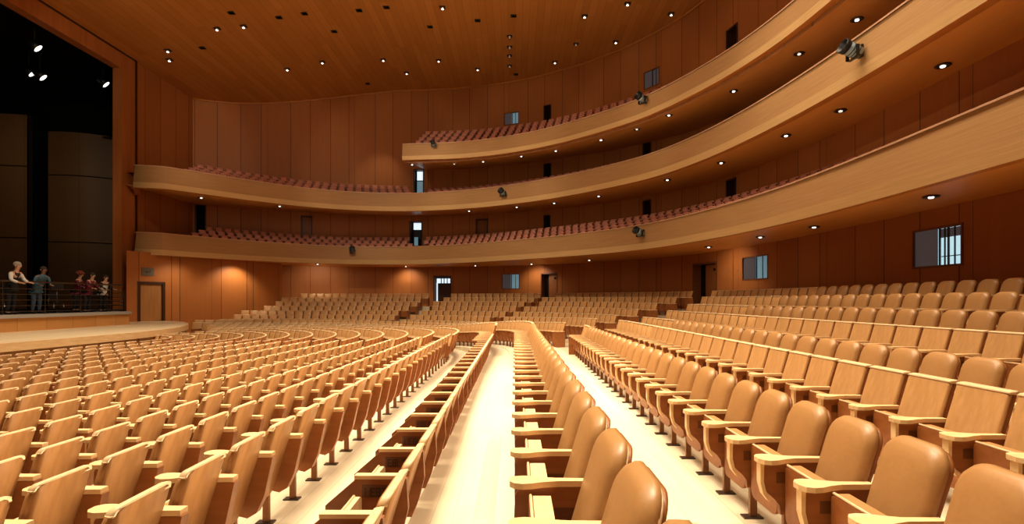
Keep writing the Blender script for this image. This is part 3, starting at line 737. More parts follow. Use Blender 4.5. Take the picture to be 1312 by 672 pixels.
def seat_parts(kind, sp):
    """list of (part name, builder, [sub-parts])"""
    ax = -sp / 2
    hw = sp / 2 - .055
    sc = hw / .215
    out = []
    co, (c0, c1), cm, so, smt, eo_ = back_shapes(kind, 5, sc)
    b = MB(); pad(b, co, c0, c1, .028 if kind in ('R', 'R0') else .0 if kind == 'P' else .006, cm, rings=RF if c1 > .05 else ((0, 0), (.004, .8), (.01, 1.0), (.018, 1.0), (.08, 1.0))); out.append(('backrest_cushion', b, []))
    b = MB(); pad(b, so, -.035, .0, -.003, smt, curve=.0 if kind == 'P' else .2, rings=RT); sub = []
    if eo_:
        e = MB()
        if kind == 'R0': pad(e, eo_, -.008, .008, .0, 'edge', rings=RT)
        else: pad(e, eo_, -.036, .012 if kind != 'P' else .034, .0, 'edge', curve=.0 if kind == 'P' else .2, rings=((0, 0), (.004, .8), (.008, 1.0)))
        sub.append(('top_edge' if kind != 'R0' else 'edge_band', e))
    out.append(('backrest_shell', b, sub))
    if kind == 'L1': y0, y1, z1 = .055, .085, .52
    elif kind == 'R0': y0, y1, z1 = .06, .155, .575
    elif kind == 'L': y0, y1, z1 = .0, .06, .54
    else: y0, y1, z1 = .02, .085, .60
    b = MB(); b.prism([(x, z) for x, z in rrect(hw * .985, .20, z1, .035, .06, 4)], y0, y1, 'edge' if kind in ('R0', 'L1') else 'leather', 'y')
    u = MB(); u.prism([(x, z) for x, z in rrect(hw * .985, .19, z1 - .012, .03, .06, 4)], y1, y1 + .022, 'panel', 'y')
    ee = MB(); ee.tube([(-hw * .93, y1 + .012, z1 - .004), (hw * .93, y1 + .012, z1 - .004)], .009, 'edge', 6)
    out.append(('seat_cushion', b, [('seat_underside', u), ('seat_edge', ee)]))
    a = MB(); wide = 1.32 if kind in ('R', 'P') else 1.1
    if kind == 'L1': a.prism([(ax - .026, -.17), (ax + .026, -.17), (ax + .026, .11), (ax - .026, .11)], .60, .622, 'arm', 'z')
    else: a.prism([(ax + x * (wide if y > .05 else 1.5 if kind == 'L' else 1), y if kind != 'L' or y > -.1 else -.245) for x, y in ARM_OUT], .60, .632, 'arm', 'z')
    out.append(('armrest', a, []))
    p = MB(); prof = {'L1': PANEL_L1, 'R0': PANEL_R0, 'L': PANEL_L}.get(kind, PANEL); pw = .034 if kind == 'L' else .02
    p.prism(prof, ax - pw, ax + pw, 'panel', 'x')
    subs = []
    if kind != 'L1':
        i = MB(); i.box((ax, .04 if kind == 'R0' else .03, .495 if kind != 'R0' else .42), (.043 if kind != 'L' else .072, .24 if kind != 'R0' else .25, .075 if kind != 'R0' else .13), 'inset'); subs.append(('panel_inset', i))
        if kind == 'R0':
            i = MB(); i.box((ax, .04, .40), (.046, .24, .012), 'panel'); subs.append(('panel_rib', i))
        else:
            i = MB(); i.prism(FRONT, ax - .028, ax + .028, 'arm', 'x'); subs.append(('front_trim', i))
    out.append(('side_panel', p, subs))
    lf = LIFT.get(kind, 0)
    if lf:
        for nm, mb, sb in out:
            for m_ in [mb] + [x[1] for x in sb]: m_.v = [(x, y, z + (lf if nm.startswith('back') else lf - .13)) for x, y, z in m_.v]
    q = MB(); q.prism([(ax - .016, .06 - .02), (ax + .016, .04), (ax + .016, .095), (ax - .016, .095)], .008, .26 + lf * .8, 'post', 'z')
    f = MB(); f.prism([(ax - .04, .0), (ax + .04, .0), (ax + .04, .15), (ax - .04, .15)], .0, .012, 'plate', 'z')
    out.append(('post', q, [('foot_plate', f)]))
    return out

SEG = {'E': 'abgcd'.replace('bc', ''), }
GLY = {'I': [(0, 0, 0, 1)], 'E': [(0, 0, 0, 1), (0, 0, 1, 0), (0, .5, .8, .5), (0, 1, 1, 1)], 'B': [(0, 0, 0, 1), (1, 0, 1, 1), (0, 0, 1, 0), (0, .5, 1, .5), (0, 1, 1, 1)], 'T': [(.5, 0, .5, 1), (0, 1, 1, 1)],
       'O': [(0, 0, 0, 1), (1, 0, 1, 1), (0, 0, 1, 0), (0, 1, 1, 1)], 'C': [(0, 0, 0, 1), (0, 0, 1, 0), (0, 1, 1, 1)], 'F': [(0, 0, 0, 1), (0, .5, .8, .5), (0, 1, 1, 1)]}
def marking(word, ax):
    mb = MB(); mb.box((ax - .0205, -.03, .5275), (.003, .19, .075), 'inset'); y = .045; gw, gh, t = .02, .045, .008
    for ch in word:
        for x0, z0, x1, z1 in GLY.get(ch, []):
            c = (ax - .0215, y - (x0 + x1) / 2 * gw, .50 + (z0 + z1) / 2 * gh)
            mb.box(c, (.004, abs(x1 - x0) * gw + t, abs(z1 - z0) * gh + t), 'mark')
        y -= gw + .014
    return mb

def end_panel_mb(side, sp):
    mb = MB(); x = side * (sp / 2 + (.0 if side < 0 else 0))
    mb.prism([(-.24, .0), (.24, .0), (.25, .54), (.2, .60), (-.2, .60), (-.26, .45)], x - .024 + side * .012, x + .024 + side * .012, 'panel', 'x')
    mb.box((x + side * .012, .0, .612), (.07, .46, .024), 'arm')
    return mb

_protos = {}
def make_proto(kind, sp):
    root = empty('theater_seat')
    for nm, mb, subs in seat_parts(kind, sp):
        o = mb.build(nm, root)
        for snm, smb in subs: smb.build(snm, o)
    return root

def low_seat(sp, kind):
    mb = MB(); ax = -sp / 2; hw = sp / 2 - .055; sc = hw / .215
    co, (c0, c1), cm, so, smt, eo_ = back_shapes(kind, 2, sc)
    pad(mb, co, c0, c1, .02, cm, rings=((0, 0), (.03, 1.0)))
    pad(mb, so, -.035, .0, -.003, smt, curve=.0 if kind == 'P' else .2, rings=((0, 0), (.008, 1.0)))
    if eo_: pad(mb, eo_, -.036, .012 if kind != 'P' else .034, .0, 'edge', curve=.0 if kind == 'P' else .2, rings=((0, 0), (.006, 1.0)))
    lf = LIFT.get(kind, 0); mb.v = [(x, y, z + .13) for x, y, z in mb.v] if lf else mb.v
    z1 = .575 if kind != 'L1' else .48; y0, y1 = (.06, .155) if kind == 'R0' else (.02, .085)
    mb.box((0, (y0 + y1) / 2, (z1 + .2) / 2), (hw * 1.96, y1 - y0, z1 - .2), 'edge' if kind == 'R0' else 'leather'); mb.box((0, y1 + .011, (z1 + .18) / 2), (hw * 1.96, .022, z1 - .2), 'panel')
    mb.prism([(ax + x, y) for x, y in ARM_OUT_LO], .60, .632, 'arm', 'z')
    mb.prism([(-.19, .598), (.235, .598), (.24, .46), (.125, .30), (.12, .24), (-.06, .24), (-.2, .42)], ax - .02, ax + .02, 'panel', 'x')
    mb.v = [(x, y, z + lf - .13) for x, y, z in mb.v] if lf else mb.v
    mb.box((ax, .07, .13 + lf / 2), (.032, .055, .26 + lf), 'post')
    return mb

# aisles of the main floor: (line start, line end, half width at start, half width at end), in plan
AISLES = [((1.0, 16.8), (9.75, 26.2), 1.25, .8), ((-8.4, 28.4), (-5.2, 39.6), .75, .65), ((-1.9, 26.8), (2.6, 36.5), .38, .5)]
def in_aisle(q):
    for a, b, h0, h1 in AISLES:
        a, b = np.array(a), np.array(b); d = b - a; L = np.linalg.norm(d); d = d / L
        s = (q - a) @ d
        if -.9 <= s <= L + 2:
            f = min(1, max(0, s / L))
            if abs((q - a) @ np.array((d[1], -d[0]))) < h0 + (h1 - h0) * f: return True
    return False
dn = (D1 - D0) / np.linalg.norm(D1 - D0); dnr = np.array((dn[1], -dn[0]))
def beyond_side(q):
    if (q - D0) @ dnr < .75: return True
    if q[0] < -16.9 and q[1] > 36: return True
    if q[1] > 22 and q[0] < -14 and np.min(np.linalg.norm(apc.p - q, axis=1)) < .9: return True
    return q[0] < -20.5
seats = []
for r in ROWS:
    c = r['c']; a0 = r['ph'] + 3 + r['sp'] / 2
    a = a0 - r['sp'] * math.floor((a0 - 3.1) / r['sp'])
    prev_ok = False; line = []
    while a < c.L - .2:
        q = c.at(a); t = c.tan(a); u = np.interp(a, c.s, c.u)
        outer = r['n'][0] == 'R' and r['n'] != 'R0'
        ok = not (outer and in_aisle(q)) and not beyond_side(q)
        if ok and r['n'][0] == 'L' and int(r['n'][1:]) > 6 and q[1] < 1.5: ok = True
        z = row_z(r, u)
        f = np.array((-t[1], t[0]))        # facing: into the hall
        if ok:
            s_ = dict(q=q, z=z, rz=math.atan2(-f[0], f[1]), row=r, a=a, end=0)
            if not prev_ok and outer and u > -.05: s_['end'] = -1
            line.append(s_)
        elif prev_ok and line: line[-1]['end'] = 1 if outer else 0
        prev_ok = ok; a += r['sp']
    # visible ones are numbered from the viewer
    k = 0
    for s_ in line:
        px = proj(s_['q'][0], s_['q'][1], s_['z'] + .75)
        pt = proj(s_['q'][0], s_['q'][1], s_['z'] + .95)
        inside = px is not None and -25 < px[0] < 1340 and pt[1] < 672
        s_['in'] = inside; s_['size'] = (FPX / max(s_['q'][1], .3)) if inside else 0
        if inside: k += 1; s_['k'] = k
    seats += line
for s in seats:
    n = s['row']['n']; far = s['q'][1] > s['row']['c'].p[0][1] and np.interp(s['a'], s['row']['c'].s, s['row']['c'].u) > -.03
    s['kind'] = n if n in ('R0', 'L1') and not far else 'P' if far or n in ('R2', 'R4') else n[0]
big = sorted([s for s in seats if s['in']], key=lambda s: -s['size'])
NBIG = 298
bigset = set(id(s) for s in big[:NBIG])
ROWDESC = {'R0': 'in the row between two bright aisles', 'R1': 'in the front row beyond the far bright aisle', 'R2': 'in the flat-backed second row beyond the far bright aisle', 'R3': 'in the third row beyond the far bright aisle',
           'R4': 'in the flat-backed fourth row beyond the far bright aisle', 'R5': 'in the fifth row beyond the far bright aisle', 'R6': 'in the sixth row beyond the far bright aisle', 'R7': 'in the last row along the near wall',
           'L1': 'in the row with black-lettered side panels'}
for i in range(2, 15): ROWDESC['L%d' % i] = 'in the %s row stageward of the lettered row' % ordinal(i - 1)
GRP = {'R': 'tan seats rising toward the near wall', 'L': 'tan seats facing the stage'}
words_cycle = ['EIBEI', 'I EBT', 'IOEI', 'IBOI', 'IEBT', 'EBIT', 'IEBI', 'FOIE', 'IBET', 'TEBI']
MARKN = 0
for s in seats:
    if id(s) not in bigset: continue
    kind = s['kind']
    key = (kind, s['row']['sp'])
    first = key not in _protos
    if first: _protos[key] = make_proto(*key); o = _protos[key]
    else: o = copy_tree(_protos[key])
    o.location = (s['q'][0], s['q'][1], s['z']); o.rotation_euler = (0, 0, s['rz'])
    s['o'] = o
for s in seats:
    if 'o' not in s: continue
    o = s['o']; n = s['row']['n']
    look = {'R0': 'tan padded seat,', 'L1': 'low tan seat,'}.get(n, 'tan seat,' if n[0] == 'R' else 'tan wood-backed seat,')
    tag(o, '%s %s from the viewer %s' % (look, ordinal(s['k']), ROWDESC[n]), 'seat', GRP['R' if n[0] == 'R' and n != 'R0' else 'L'])
    if n == 'L1' and s['k'] <= 12:
        m_ = marking(words_cycle[s['k'] % len(words_cycle)], -s['row']['sp'] / 2).build('row_lettering', o); m_['label'] = 'black row lettering'
    if s['end']: end_panel_mb(s['end'], s['row']['sp']).build('end_panel', o)
# the rest of the tan seats, farther off, as one object
lows = {}
st = MB()
def stamp(big_, src, mat4):
    o = len(big_.v); A = np.array(src.v); R = np.array(mat4.to_3x3()); T = np.array(mat4.translation)
    B = A @ R.T + T
    big_.v += [tuple(x) for x in B]; big_.uv += [(0, 0)] * len(B)
    sl = [big_.slot(m) for m in src.mats]
    for f, mi, sm_ in zip(src.f, src.mi, src.smooth):
        big_.f.append([o + i for i in f]); big_.mi.append(sl[mi]); big_.smooth.append(sm_)
nrest = 0
for s in seats:
    if id(s) in bigset: continue
    if s['q'][1] < 0: continue
    key = (s['row']['sp'], s['kind'])
    if key not in lows: lows[key] = low_seat(*key)
    mt = Matrix.Translation((s['q'][0], s['q'][1], s['z'])) @ Matrix.Rotation(s['rz'], 4, 'Z')
    stamp(st, lows[key], mt)
    if s['end']: stamp(st, end_panel_mb(s['end'], s['row']['sp']), mt)
    nrest += 1
tag(st.build('distant_seating'), 'rows of tan seats farther back curving around to the side wall', 'seating', kind='stuff')

# ------------------------------------------------------------------ red balcony seats
def red_seat(lo=False):
    mb = MB(); n = 2
    pad(mb, rrect(.215, .62, .95, .06, .03, n, .0), -.03, .07, .015, 'red', rings=((0, 0), (.03, 1.0)))
    mb.box((0, recl(.6) - .02, .56), (.47, .035, .62), 'redwood')
    mb.box((0, .06, .42), (.42, .10, .38), 'redwood'); mb.box((0, -.03, .26), (.40, .14, .06), 'redwood')
    mb.box((-.25, -.0, .43), (.045, .42, .40), 'redwood'); mb.box((-.25, .0, .63), (.06, .44, .03), 'redwood')
    mb.box((-.125, .0, .24), (.25, .05, .05), 'redwood'); mb.box((-.25, -.02, .12), (.04, .08, .25), 'redwood')
    return mb
rs_mesh = None
reds = []
BN = ['lowest', 'middle', 'highest']
for bi, B in enumerate(BALC):
    rows = list(B['rows'])
    if bi == 1: rows4 = rows + [(3.0, EYE + 8.62)]
    else: rows4 = rows
    for j, (off, zt) in enumerate(rows4):
        c = B['F'].offset(off); k = 0; sp = .56
        a = c.L - (.55 if bi == 2 else .4)
        if bi == 0: a = min(a, c.hit_px(252 + j * 9) or a)
        if bi == 1: a = min(a, c.hit_px(243 + j * 5) or a)
        while a > 0:
            q = c.at(a); t = c.tan(a); px = VX + FPX * q[0] / max(q[1], .1)
            a -= sp
            if q[1] < 2: break
            if (bi == 0 and 525 < px < 543) or (bi == 1 and 528 < px < 548): continue
            # stay clear of the rear wall
            w_ = WALLX.bykey(keyof(q))
            if np.linalg.norm(w_ - q) < .45: continue
            if bi == 1 and j == 3 and px > 525: break
            k += 1
            f = np.array((-t[1], t[0])); z = zt - .95
            # how much shows over the rail
            d = dict(q=q, z=z, rz=math.atan2(-f[0], f[1]), k=k, b=bi, j=j, px=px)
            if px > 1325: d['vis'] = 0
            else:
                ar = B['F'].hit_px(px); qr = B['F'].at(ar)
                yr = HY - FPX * (B['ztop'] - EYE) / qr[1]; yt = HY - FPX * (zt - EYE) / q[1]
                d['vis'] = max(0, min(yr, yt + 10) - yt) * FPX * .5 / q[1]
            reds.append(d)
vis = sorted([d for d in reds if d['vis'] > 0], key=lambda d: -d['vis'])[:298]
vs_ = set(id(d) for d in vis)
me_red = red_seat().mesh('rose_theater_chair')
rst = MB(); rsrc = red_seat()
RN = ['front', 'second', 'third', 'fourth', 'fifth']
for d in reds:
    if id(d) in vs_:
        o = bpy.data.objects.new('rose_theater_chair', me_red); COL.objects.link(o)
        o.location = (d['q'][0], d['q'][1], d['z']); o.rotation_euler = (0, 0, d['rz'])
        tag(o, 'rose-red seat, %s from the stage end in the %s row of the %s balcony' % (ordinal(d['k']), RN[d['j']], BN[d['b']]), 'seat', 'red seats on the %s balcony' % BN[d['b']])
    else:
        stamp(rst, rsrc, Matrix.Translation((d['q'][0], d['q'][1], d['z'])) @ Matrix.Rotation(d['rz'], 4, 'Z'))
if rst.v: tag(rst.build('rose_seating'), 'remaining rose-red balcony seats half hidden behind the balcony fronts', 'seating', kind='stuff')

# ------------------------------------------------------------------ lamps
def soffit_spot(bi, px, py):
    B = BALC[bi]; r = (px - VX) / FPX; H = B['zb'] - EYE
    for _ in range(6):
        Y = H * FPX / (HY - py); k = keyof((r * Y, Y))
        fr = B['F'].bykey(k); w_ = WALLX.bykey(k); f = np.linalg.norm(np.array((r * Y, Y)) - fr) / max(np.linalg.norm(w_ - fr), .1)
        H = B['zb'] - EYE + B['rise'] * sm(17, 40, k) * min(1, f) + .02
    p = np.array((r * Y, Y))
    # keep it on the soffit itself
    if f < .18 or np.linalg.norm(p - WALLX.bykey(k)) > np.linalg.norm(fr - WALLX.bykey(k)): p = fr + (w_ - fr) * .3; f = .3
    if f > .85: p = fr + (w_ - fr) * .8; f = .8
    H = B['zb'] - EYE + B['rise'] * sm(17, 40, k) * f + .02
    return (p[0], p[1], EYE + H)
def make_downlight(lit=True):
    root = empty('downlight')
    mb = MB(); mb.lathe([(.10, -.001), (.17, -.012), (.19, -.03), (.165, -.05), (.12, -.035), (.10, -.01)], 'trimring', 18); mb.build('trim_ring', root)
    mb = MB(); mb.lathe([(.12, -.03), (.10, -.015), (.05, -.006)], 'chrome', 18); mb.build('reflector', root)
    mb = MB(); mb.lathe([(.012, -.075), (.05, -.068), (.065, -.045), (.05, -.018)], 'bulb' if lit else 'bulbdim', 14); mb.build('lamp_bulb', root)
    return root
DL = {0: [(274, 333), (407, 338), (520, 341), (609, 340), (681, 338), (755, 333), (908, 316), (974, 303), (1043, 290), (1193, 251)],
      1: [(261, 251), (358, 262), (601, 270), (662, 265), (710, 260), (767, 251), (855, 230), (924, 208), (1007, 173), (1077, 141), (1208, 83)],
      2: [(528, 211), (582, 210), (619, 207), (668, 200), (712, 193), (770, 179), (816, 165), (857, 147), (940, 116), (1024, 68), (1098, 24)]}
proto = None; dims = {(1, 1077), (2, 1024), (2, 816), (2, 582)}
pd = make_downlight(True); pdd = None; used = False
soff_pos = {}
for bi, lst in DL.items():
    for k, (px, py) in enumerate(lst):
        pos = soffit_spot(bi, px, py); soff_pos[(bi, px)] = pos
        if (bi, px) in dims:
            if pdd is None: o = pdd = make_downlight(False)
            else: o = copy_tree(pdd)
        elif not used: o = pd; used = True
        else: o = copy_tree(pd)
        o.location = pos
        tag(o, 'round recessed downlight, %s from the stage end under the %s balcony' % (ordinal(k + 1), BN[bi]), 'light', 'downlights under the balconies')

# ceiling fixtures
CL = [(215, 64, 1), (217, 76, 1), (259, 61, 0), (278, 36, 1), (312, 33, 1), (296, 16, 0), (357, 22, 0), (390, 17, 0), (368, 88, 1), (413, 79, 1), (428, 40, 0), (460, 13, 0), (495, 9, 0), (491, 76, 1), (521, 93, 1), (567, 9, 1),
      (562, 77, 1), (551, 34, 0), (612, 88, 1), (612, 26, 0), (658, 20, 0), (653, 46, 2), (653, 60, 2), (653, 71, 2), (653, 84, 2), (661, 95, 0), (738, 56, 2), (749, 20, 1), (711, 79, 1), (789, 53, 1), (804, 4, 1), (860, 17, 1), (471, 107, 0)]
def make_ceiling_fix(kind):
    root = empty('ceiling_light')
    mb = MB(); mb.box((0, 0, -.02), (.44, .34, .05), 'spotblack'); mb.build('housing', root)
    if kind:
        mb = MB(); mb.lathe([(.05, -.14), (.13, -.12), (.15, -.06), (.14, -.04)], 'chrome', 14); mb.build('reflector', root)
        mb = MB(); mb.lathe([(.02, -.19), (.075, -.17), (.09, -.145), (.06, -.13)] if kind == 1 else [(.01, -.155), (.03, -.15), (.035, -.14)], 'bulb' if kind == 1 else 'bulbdim', 12); mb.build('lamp_bulb', root)
    else:
        mb = MB(); mb.box((.04, 0, -.05), (.3, .24, .03), 'black'); mb.build('opening', root)
    return root
cp = {}
for n, (px, py, kind) in enumerate(CL):
    r = (px - VX) / FPX; H = 15.
    for _ in range(12):
        Y = H * FPX / (HY - py); H = ceil_z(r * Y) - EYE
    if kind not in cp: o = cp[kind] = make_ceiling_fix(kind)
    else: o = copy_tree(cp[kind])
    o.location = (r * Y, Y, EYE + H - .01); o.scale = (.78, .78, .78)
    CL[n] = (px, py, kind, o, Y)
order = sorted(CL, key=lambda c: c[0])
cnt = {}
for px, py, kind, o, Y in order:
    nm = {1: 'lit recessed spotlight', 0: 'unlit square black fixture', 2: 'tiny dim lamp'}[kind]
    cnt[kind] = cnt.get(kind, 0) + 1
    tag(o, '%s in the plank ceiling, %s of its kind from the stage' % (nm, ordinal(cnt[kind])), 'light', 'ceiling fixtures')

# spot lamps fixed to the balcony fronts
def make_front_lamp():
    root = empty('spotlight')     # local y: into the hall
    mb = MB(); mb.box((0, .03, 0), (.16, .06, .34), 'spotblack'); mb.box((0, .12, -.16), (.1, .2, .04), 'spotblack'); mb.build('wall_bracket', root)
    mb = MB()
    for sx in (-1, 1): mb.box((sx * .2, .26, -.05), (.025, .09, .3), 'spotblack')
    mb.box((0, .2, -.19), (.42, .09, .025), 'spotblack'); mb.build('yoke', root)
    rot = Matrix.Translation((0, .28, .03)) @ Matrix.Rotation(math.radians(-68), 4, 'X')
    mb = MB(); mb.lathe([(.08, -.26), (.15, -.24), (.175, -.1), (.175, .16)], 'spotbody', 16, rot); b = mb.build('lamp_body', root)
    for zz in (-.14, -.06, .02):
        mb = MB(); mb.lathe([(.18, zz), (.186, zz + .012), (.18, zz + .024)], 'spotblack', 16, rot); mb.build('cooling_fin', b)
    mb = MB(); mb.lathe([(.178, .14), (.19, .15), (.2, .3), (.185, .3), (.17, .18)], 'spotblack', 16, rot); hd = mb.build('lamp_hood', root)
    mb = MB(); mb.lathe([(.165, .165), (.168, .19), (.1, .21), (.02, .215)], 'lens', 16, rot); mb.build('lens', hd)
    return root
FS = [(452, 322, 0, 'on the lowest balcony front, at the stage end'), (826, 299, 0, 'on the lowest balcony front, where it bends toward the viewer'), (648, 249, 1, 'on the middle balcony front, at its far curve'), (1108, 66, 1, 'largest on the middle balcony front, close to the viewer'),
      (557, 187, 2, 'on the highest balcony front, near its square end'), (829, 129, 2, 'on the highest balcony front, midway along the curve')]
fp = None
for px, py, bi, lab in FS:
    c = BALC[bi]['F']; a = c.hit_px(px); q = c.at(a); t = c.tan(a); f = np.array((-t[1], t[0]))
    if fp is None: o = fp = make_front_lamp()
    else: o = copy_tree(fp)
    o.location = (q[0] + f[0] * .09, q[1] + f[1] * .09, EYE + (HY - py) * q[1] / FPX); o.rotation_euler = (0, 0, math.atan2(-f[0], f[1]))
    if px == 557: o.scale = (.75, .75, .75)
    tag(o, 'slate and black spotlight ' + lab, 'spotlight', 'spotlights on the balcony fronts')

# lamps hanging over the stage
def make_stage_lamp():
    root = empty('stage_lamp')
    mb = MB(); mb.tube([(0, 0, .25), (0, 0, 1.6)], .03, 'spotblack', 8); mb.build('hanging_pole', root)
    rot = Matrix.Rotation(math.radians(32), 4, 'Z') @ Matrix.Rotation(math.radians(-48), 4, 'Y')
    mb = MB(); mb.lathe([(.1, .3), (.2, .26), (.24, .0), (.25, -.2), (.235, -.2)], 'spotblack', 16, rot); b = mb.build('lamp_can', root)
    mb = MB(); mb.lathe([(.22, -.17), (.21, -.205), (.1, -.225), (.02, -.23)], 'bulb', 16, rot); mb.build('lens', b)
    return root
sl = None
for px, py, Y, lab in ((44, 58, 26, 'bright stage lamp hanging highest over the dark stage'), (37, 91, 29, 'bright stage lamp, smaller one of the close pair'), (51, 96, 29, 'bright stage lamp, lower ring-shaped one of the close pair'), (132, 105, 30.5, 'bright stage lamp hanging beside the wooden stage frame')):
    if sl is None: o = sl = make_stage_lamp()
    else: o = copy_tree(sl)
    o.location = ((px - VX) / FPX * Y, Y, EYE + (HY - py) * Y / FPX)
    tag(o, lab, 'lamp', 'lamps over the stage')

# ------------------------------------------------------------------ people on the stage
def cloth(name, c): M[name] = plain(name, c, 0.8, noise=.2, nscale=25, spec=.2)
cloth('skin_light', (.48, .27, .18)); cloth('skin_dark', (.20, .10, .06)); cloth('cloth_black', (.015, .015, .018)); cloth('cloth_white', (.55, .52, .48)); cloth('cloth_teal', (.05, .10, .14)); cloth('cloth_maroon', (.13, .015, .03))
cloth('hair_grey', (.26, .22, .18)); cloth('hair_dark', (.03, .02, .015)); cloth('hair_red', (.22, .05, .03)); cloth('denim', (.05, .08, .12)); cloth('eyes_dark', (.01, .01, .01))
def skin_mesh(name, pts, edges, rad, mat, parent, sub=2, root_i=0):
    me = bpy.data.meshes.new(name); bm = bmesh.new(); lay = bm.verts.layers.skin.verify()
    vs = [bm.verts.new(p) for p in pts]
    for a, b in edges: bm.edges.new((vs[a], vs[b]))
    for i, v in enumerate(vs):
        r = rad[i]; v[lay].radius = (r, r) if not isinstance(r, tuple) else r; v[lay].use_root = (i == root_i)
    bm.to_mesh(me); bm.free()
    o = bpy.data.objects.new(name, me); COL.objects.link(o); me.materials.append(M[mat]); o.parent = parent
    o.modifiers.new('Skin', 'SKIN').use_smooth_shade = True
    md = o.modifiers.new('Subsurf', 'SUBSURF'); md.levels = sub; md.render_levels = sub
    return o
def blob(mb, c, r, m, n=10):
    vs = []; fs = []; k = n // 2
    for i in range(k + 1):
        a = PI * i / k
        for j in range(n): vs.append((c[0] + r[0] * math.sin(a) * math.cos(2 * PI * j / n), c[1] + r[1] * math.sin(a) * math.sin(2 * PI * j / n), c[2] + r[2] * math.cos(a)))
    for i in range(k):
        fs += [(i * n + j, i * n + (j + 1) % n, (i + 1) * n + (j + 1) % n, (i + 1) * n + j) for j in range(n)]
    mb.add(vs, fs, m, smooth=True)
def person(loc, rz, h, skin, top, sleeve, legs, hair, label, lean=.18, curly=False, hand_r=(.16, .42, 1.06), hand_l=(-.2, .42, 1.08), turn=0.0):
    """local y forward; leaning on the rail ahead"""
    s = h / 1.75; root = tag(empty('person', loc, rz), label, 'person', 'people at the stage railing'); root.scale = (s, s, s)
    L = lean
    J = dict(pel=(0, 0, .94), waist=(0, .03 + L * .3, 1.1), chest=(0, .02 + L * .8, 1.32), neck=(0, L + .01, 1.47), chin=(0, L + .05, 1.56), head=(0, L + .06, 1.645), top=(0, L + .05, 1.70))
    shz = 1.41
    J['sl'] = (-.17, L * .9, shz); J['sr'] = (.17, L * .9, shz)
    def mid(a, b, off): return tuple((x + y) / 2 + o for x, y, o in zip(a, b, off))
    J['el'] = mid(J['sl'], hand_l, (-.08, -.07, -.08)); J['er'] = mid(J['sr'], hand_r, (.08, -.07, -.08))
    J['wl'], J['wr'] = hand_l, hand_r
    for sd, k in ((-1, 'l'), (1, 'r')):
        J['hip' + k] = (sd * .09, 0, .88); J['kn' + k] = (sd * .10, .04, .49); J['an' + k] = (sd * .11, -.02, .09); J['to' + k] = (sd * .12, .15, .035)
    names = list(J); pts = [J[n] for n in names]; ix = {n: i for i, n in enumerate(names)}
    rad = dict(pel=(.13, .10), waist=(.12, .09), chest=(.15, .105), neck=.052, chin=.07, head=.095, top=.075, sl=.062, sr=.062, el=.042, er=.042, wl=.027, wr=.027, hipl=.085, hipr=.085, knl=.058, knr=.058, anl=.042, anr=.042, tol=.035, tor=.035)
    E = [('pel', 'waist'), ('waist', 'chest'), ('chest', 'neck'), ('neck', 'chin'), ('chin', 'head'), ('head', 'top'), ('chest', 'sl'), ('sl', 'el'), ('el', 'wl'), ('chest', 'sr'), ('sr', 'er'), ('er', 'wr')] + \
        [e for k in 'lr' for e in (('pel', 'hip' + k), ('hip' + k, 'kn' + k), ('kn' + k, 'an' + k), ('an' + k, 'to' + k))]
    # fingers and nose grow from the same surface
    R = [rad[n] for n in names]; ED = [(ix[a], ix[b]) for a, b in E]
    for k, sd in (('l', -1), ('r', 1)):
        w = J['w' + k]; pts.append((w[0], w[1] + .07, w[2] - .005)); R.append(.03); pi = len(pts) - 1; ED.append((ix['w' + k], pi))
        for q in range(4):
            x = w[0] + (q - 1.5) * .022; l1 = (.05, .058, .054, .042)[q]
            pts.append((x, w[1] + .07 + l1, w[2] - .01)); R.append(.0095); ED.append((pi, len(pts) - 1)); pts.append((x, w[1] + .075 + l1 * 1.35, w[2] - .045)); R.append(.0085); ED.append((len(pts) - 2, len(pts) - 1))
        pts.append((w[0] - sd * .05, w[1] + .06, w[2] - .02)); R.append(.011); ED.append((pi, len(pts) - 1))
    hx = J['head']; pts.append((hx[0], hx[1] + .115, hx[2] - .03)); R.append(.016); ED.append((ix['head'], len(pts) - 1))
    body = skin_mesh('body', pts, ED, R, skin, root, 1, 0)
    # clothes
    def sub(nm, keep, edges, grow, mat, extra=0):
        k = {n: i for i, n in enumerate(keep)}
        rr = [tuple(x + grow for x in rad[n]) if isinstance(rad[n], tuple) else rad[n] + grow for n in keep]
        return skin_mesh(nm, [J[n] for n in keep], [(k[a], k[b]) for a, b in edges], rr, mat, root, 1, 0)
    J['collar'] = (0, L * .95, 1.425); rad['collar'] = .055; J['hem'] = (0, 0, .86); rad['hem'] = (.13, .10)
    sub('top_garment', ['pel', 'waist', 'chest', 'sl', 'sr', 'collar', 'hem'], [('hem', 'pel'), ('chest', 'collar'), ('pel', 'waist'), ('waist', 'chest'), ('chest', 'sl'), ('chest', 'sr')], .045, top)
    for k in 'lr':
        J['c' + k] = tuple(a + (b - a) * .86 for a, b in zip(J['e' + k], J['w' + k])); rad['c' + k] = .034
        sub('sleeve', ['s' + k, 'e' + k, 'c' + k], [('s' + k, 'e' + k), ('e' + k, 'c' + k)], .016, sleeve)
    sub('trousers', ['pel', 'hipl', 'knl', 'anl', 'hipr', 'knr', 'anr'], [('pel', 'hipl'), ('hipl', 'knl'), ('knl', 'anl'), ('pel', 'hipr'), ('hipr', 'knr'), ('knr', 'anr')], .018, legs)
    for sd in (-1, 1):
        mb = MB(); blob(mb, (sd * .11, .05, .045), (.05, .15, .045), 'cloth_black'); mb.build('shoe', root)
    mb = MB()
    if curly:
        for i in range(26):
            a = random.uniform(0, 2 * PI); e = random.uniform(.05, 1.45)
            blob(mb, (hx[0] + .125 * math.cos(a) * math.cos(e), hx[1] - .02 + .125 * math.sin(a) * math.cos(e), hx[2] + .03 + .12 * math.sin(e)), (.05, .05, .05), hair, 8)
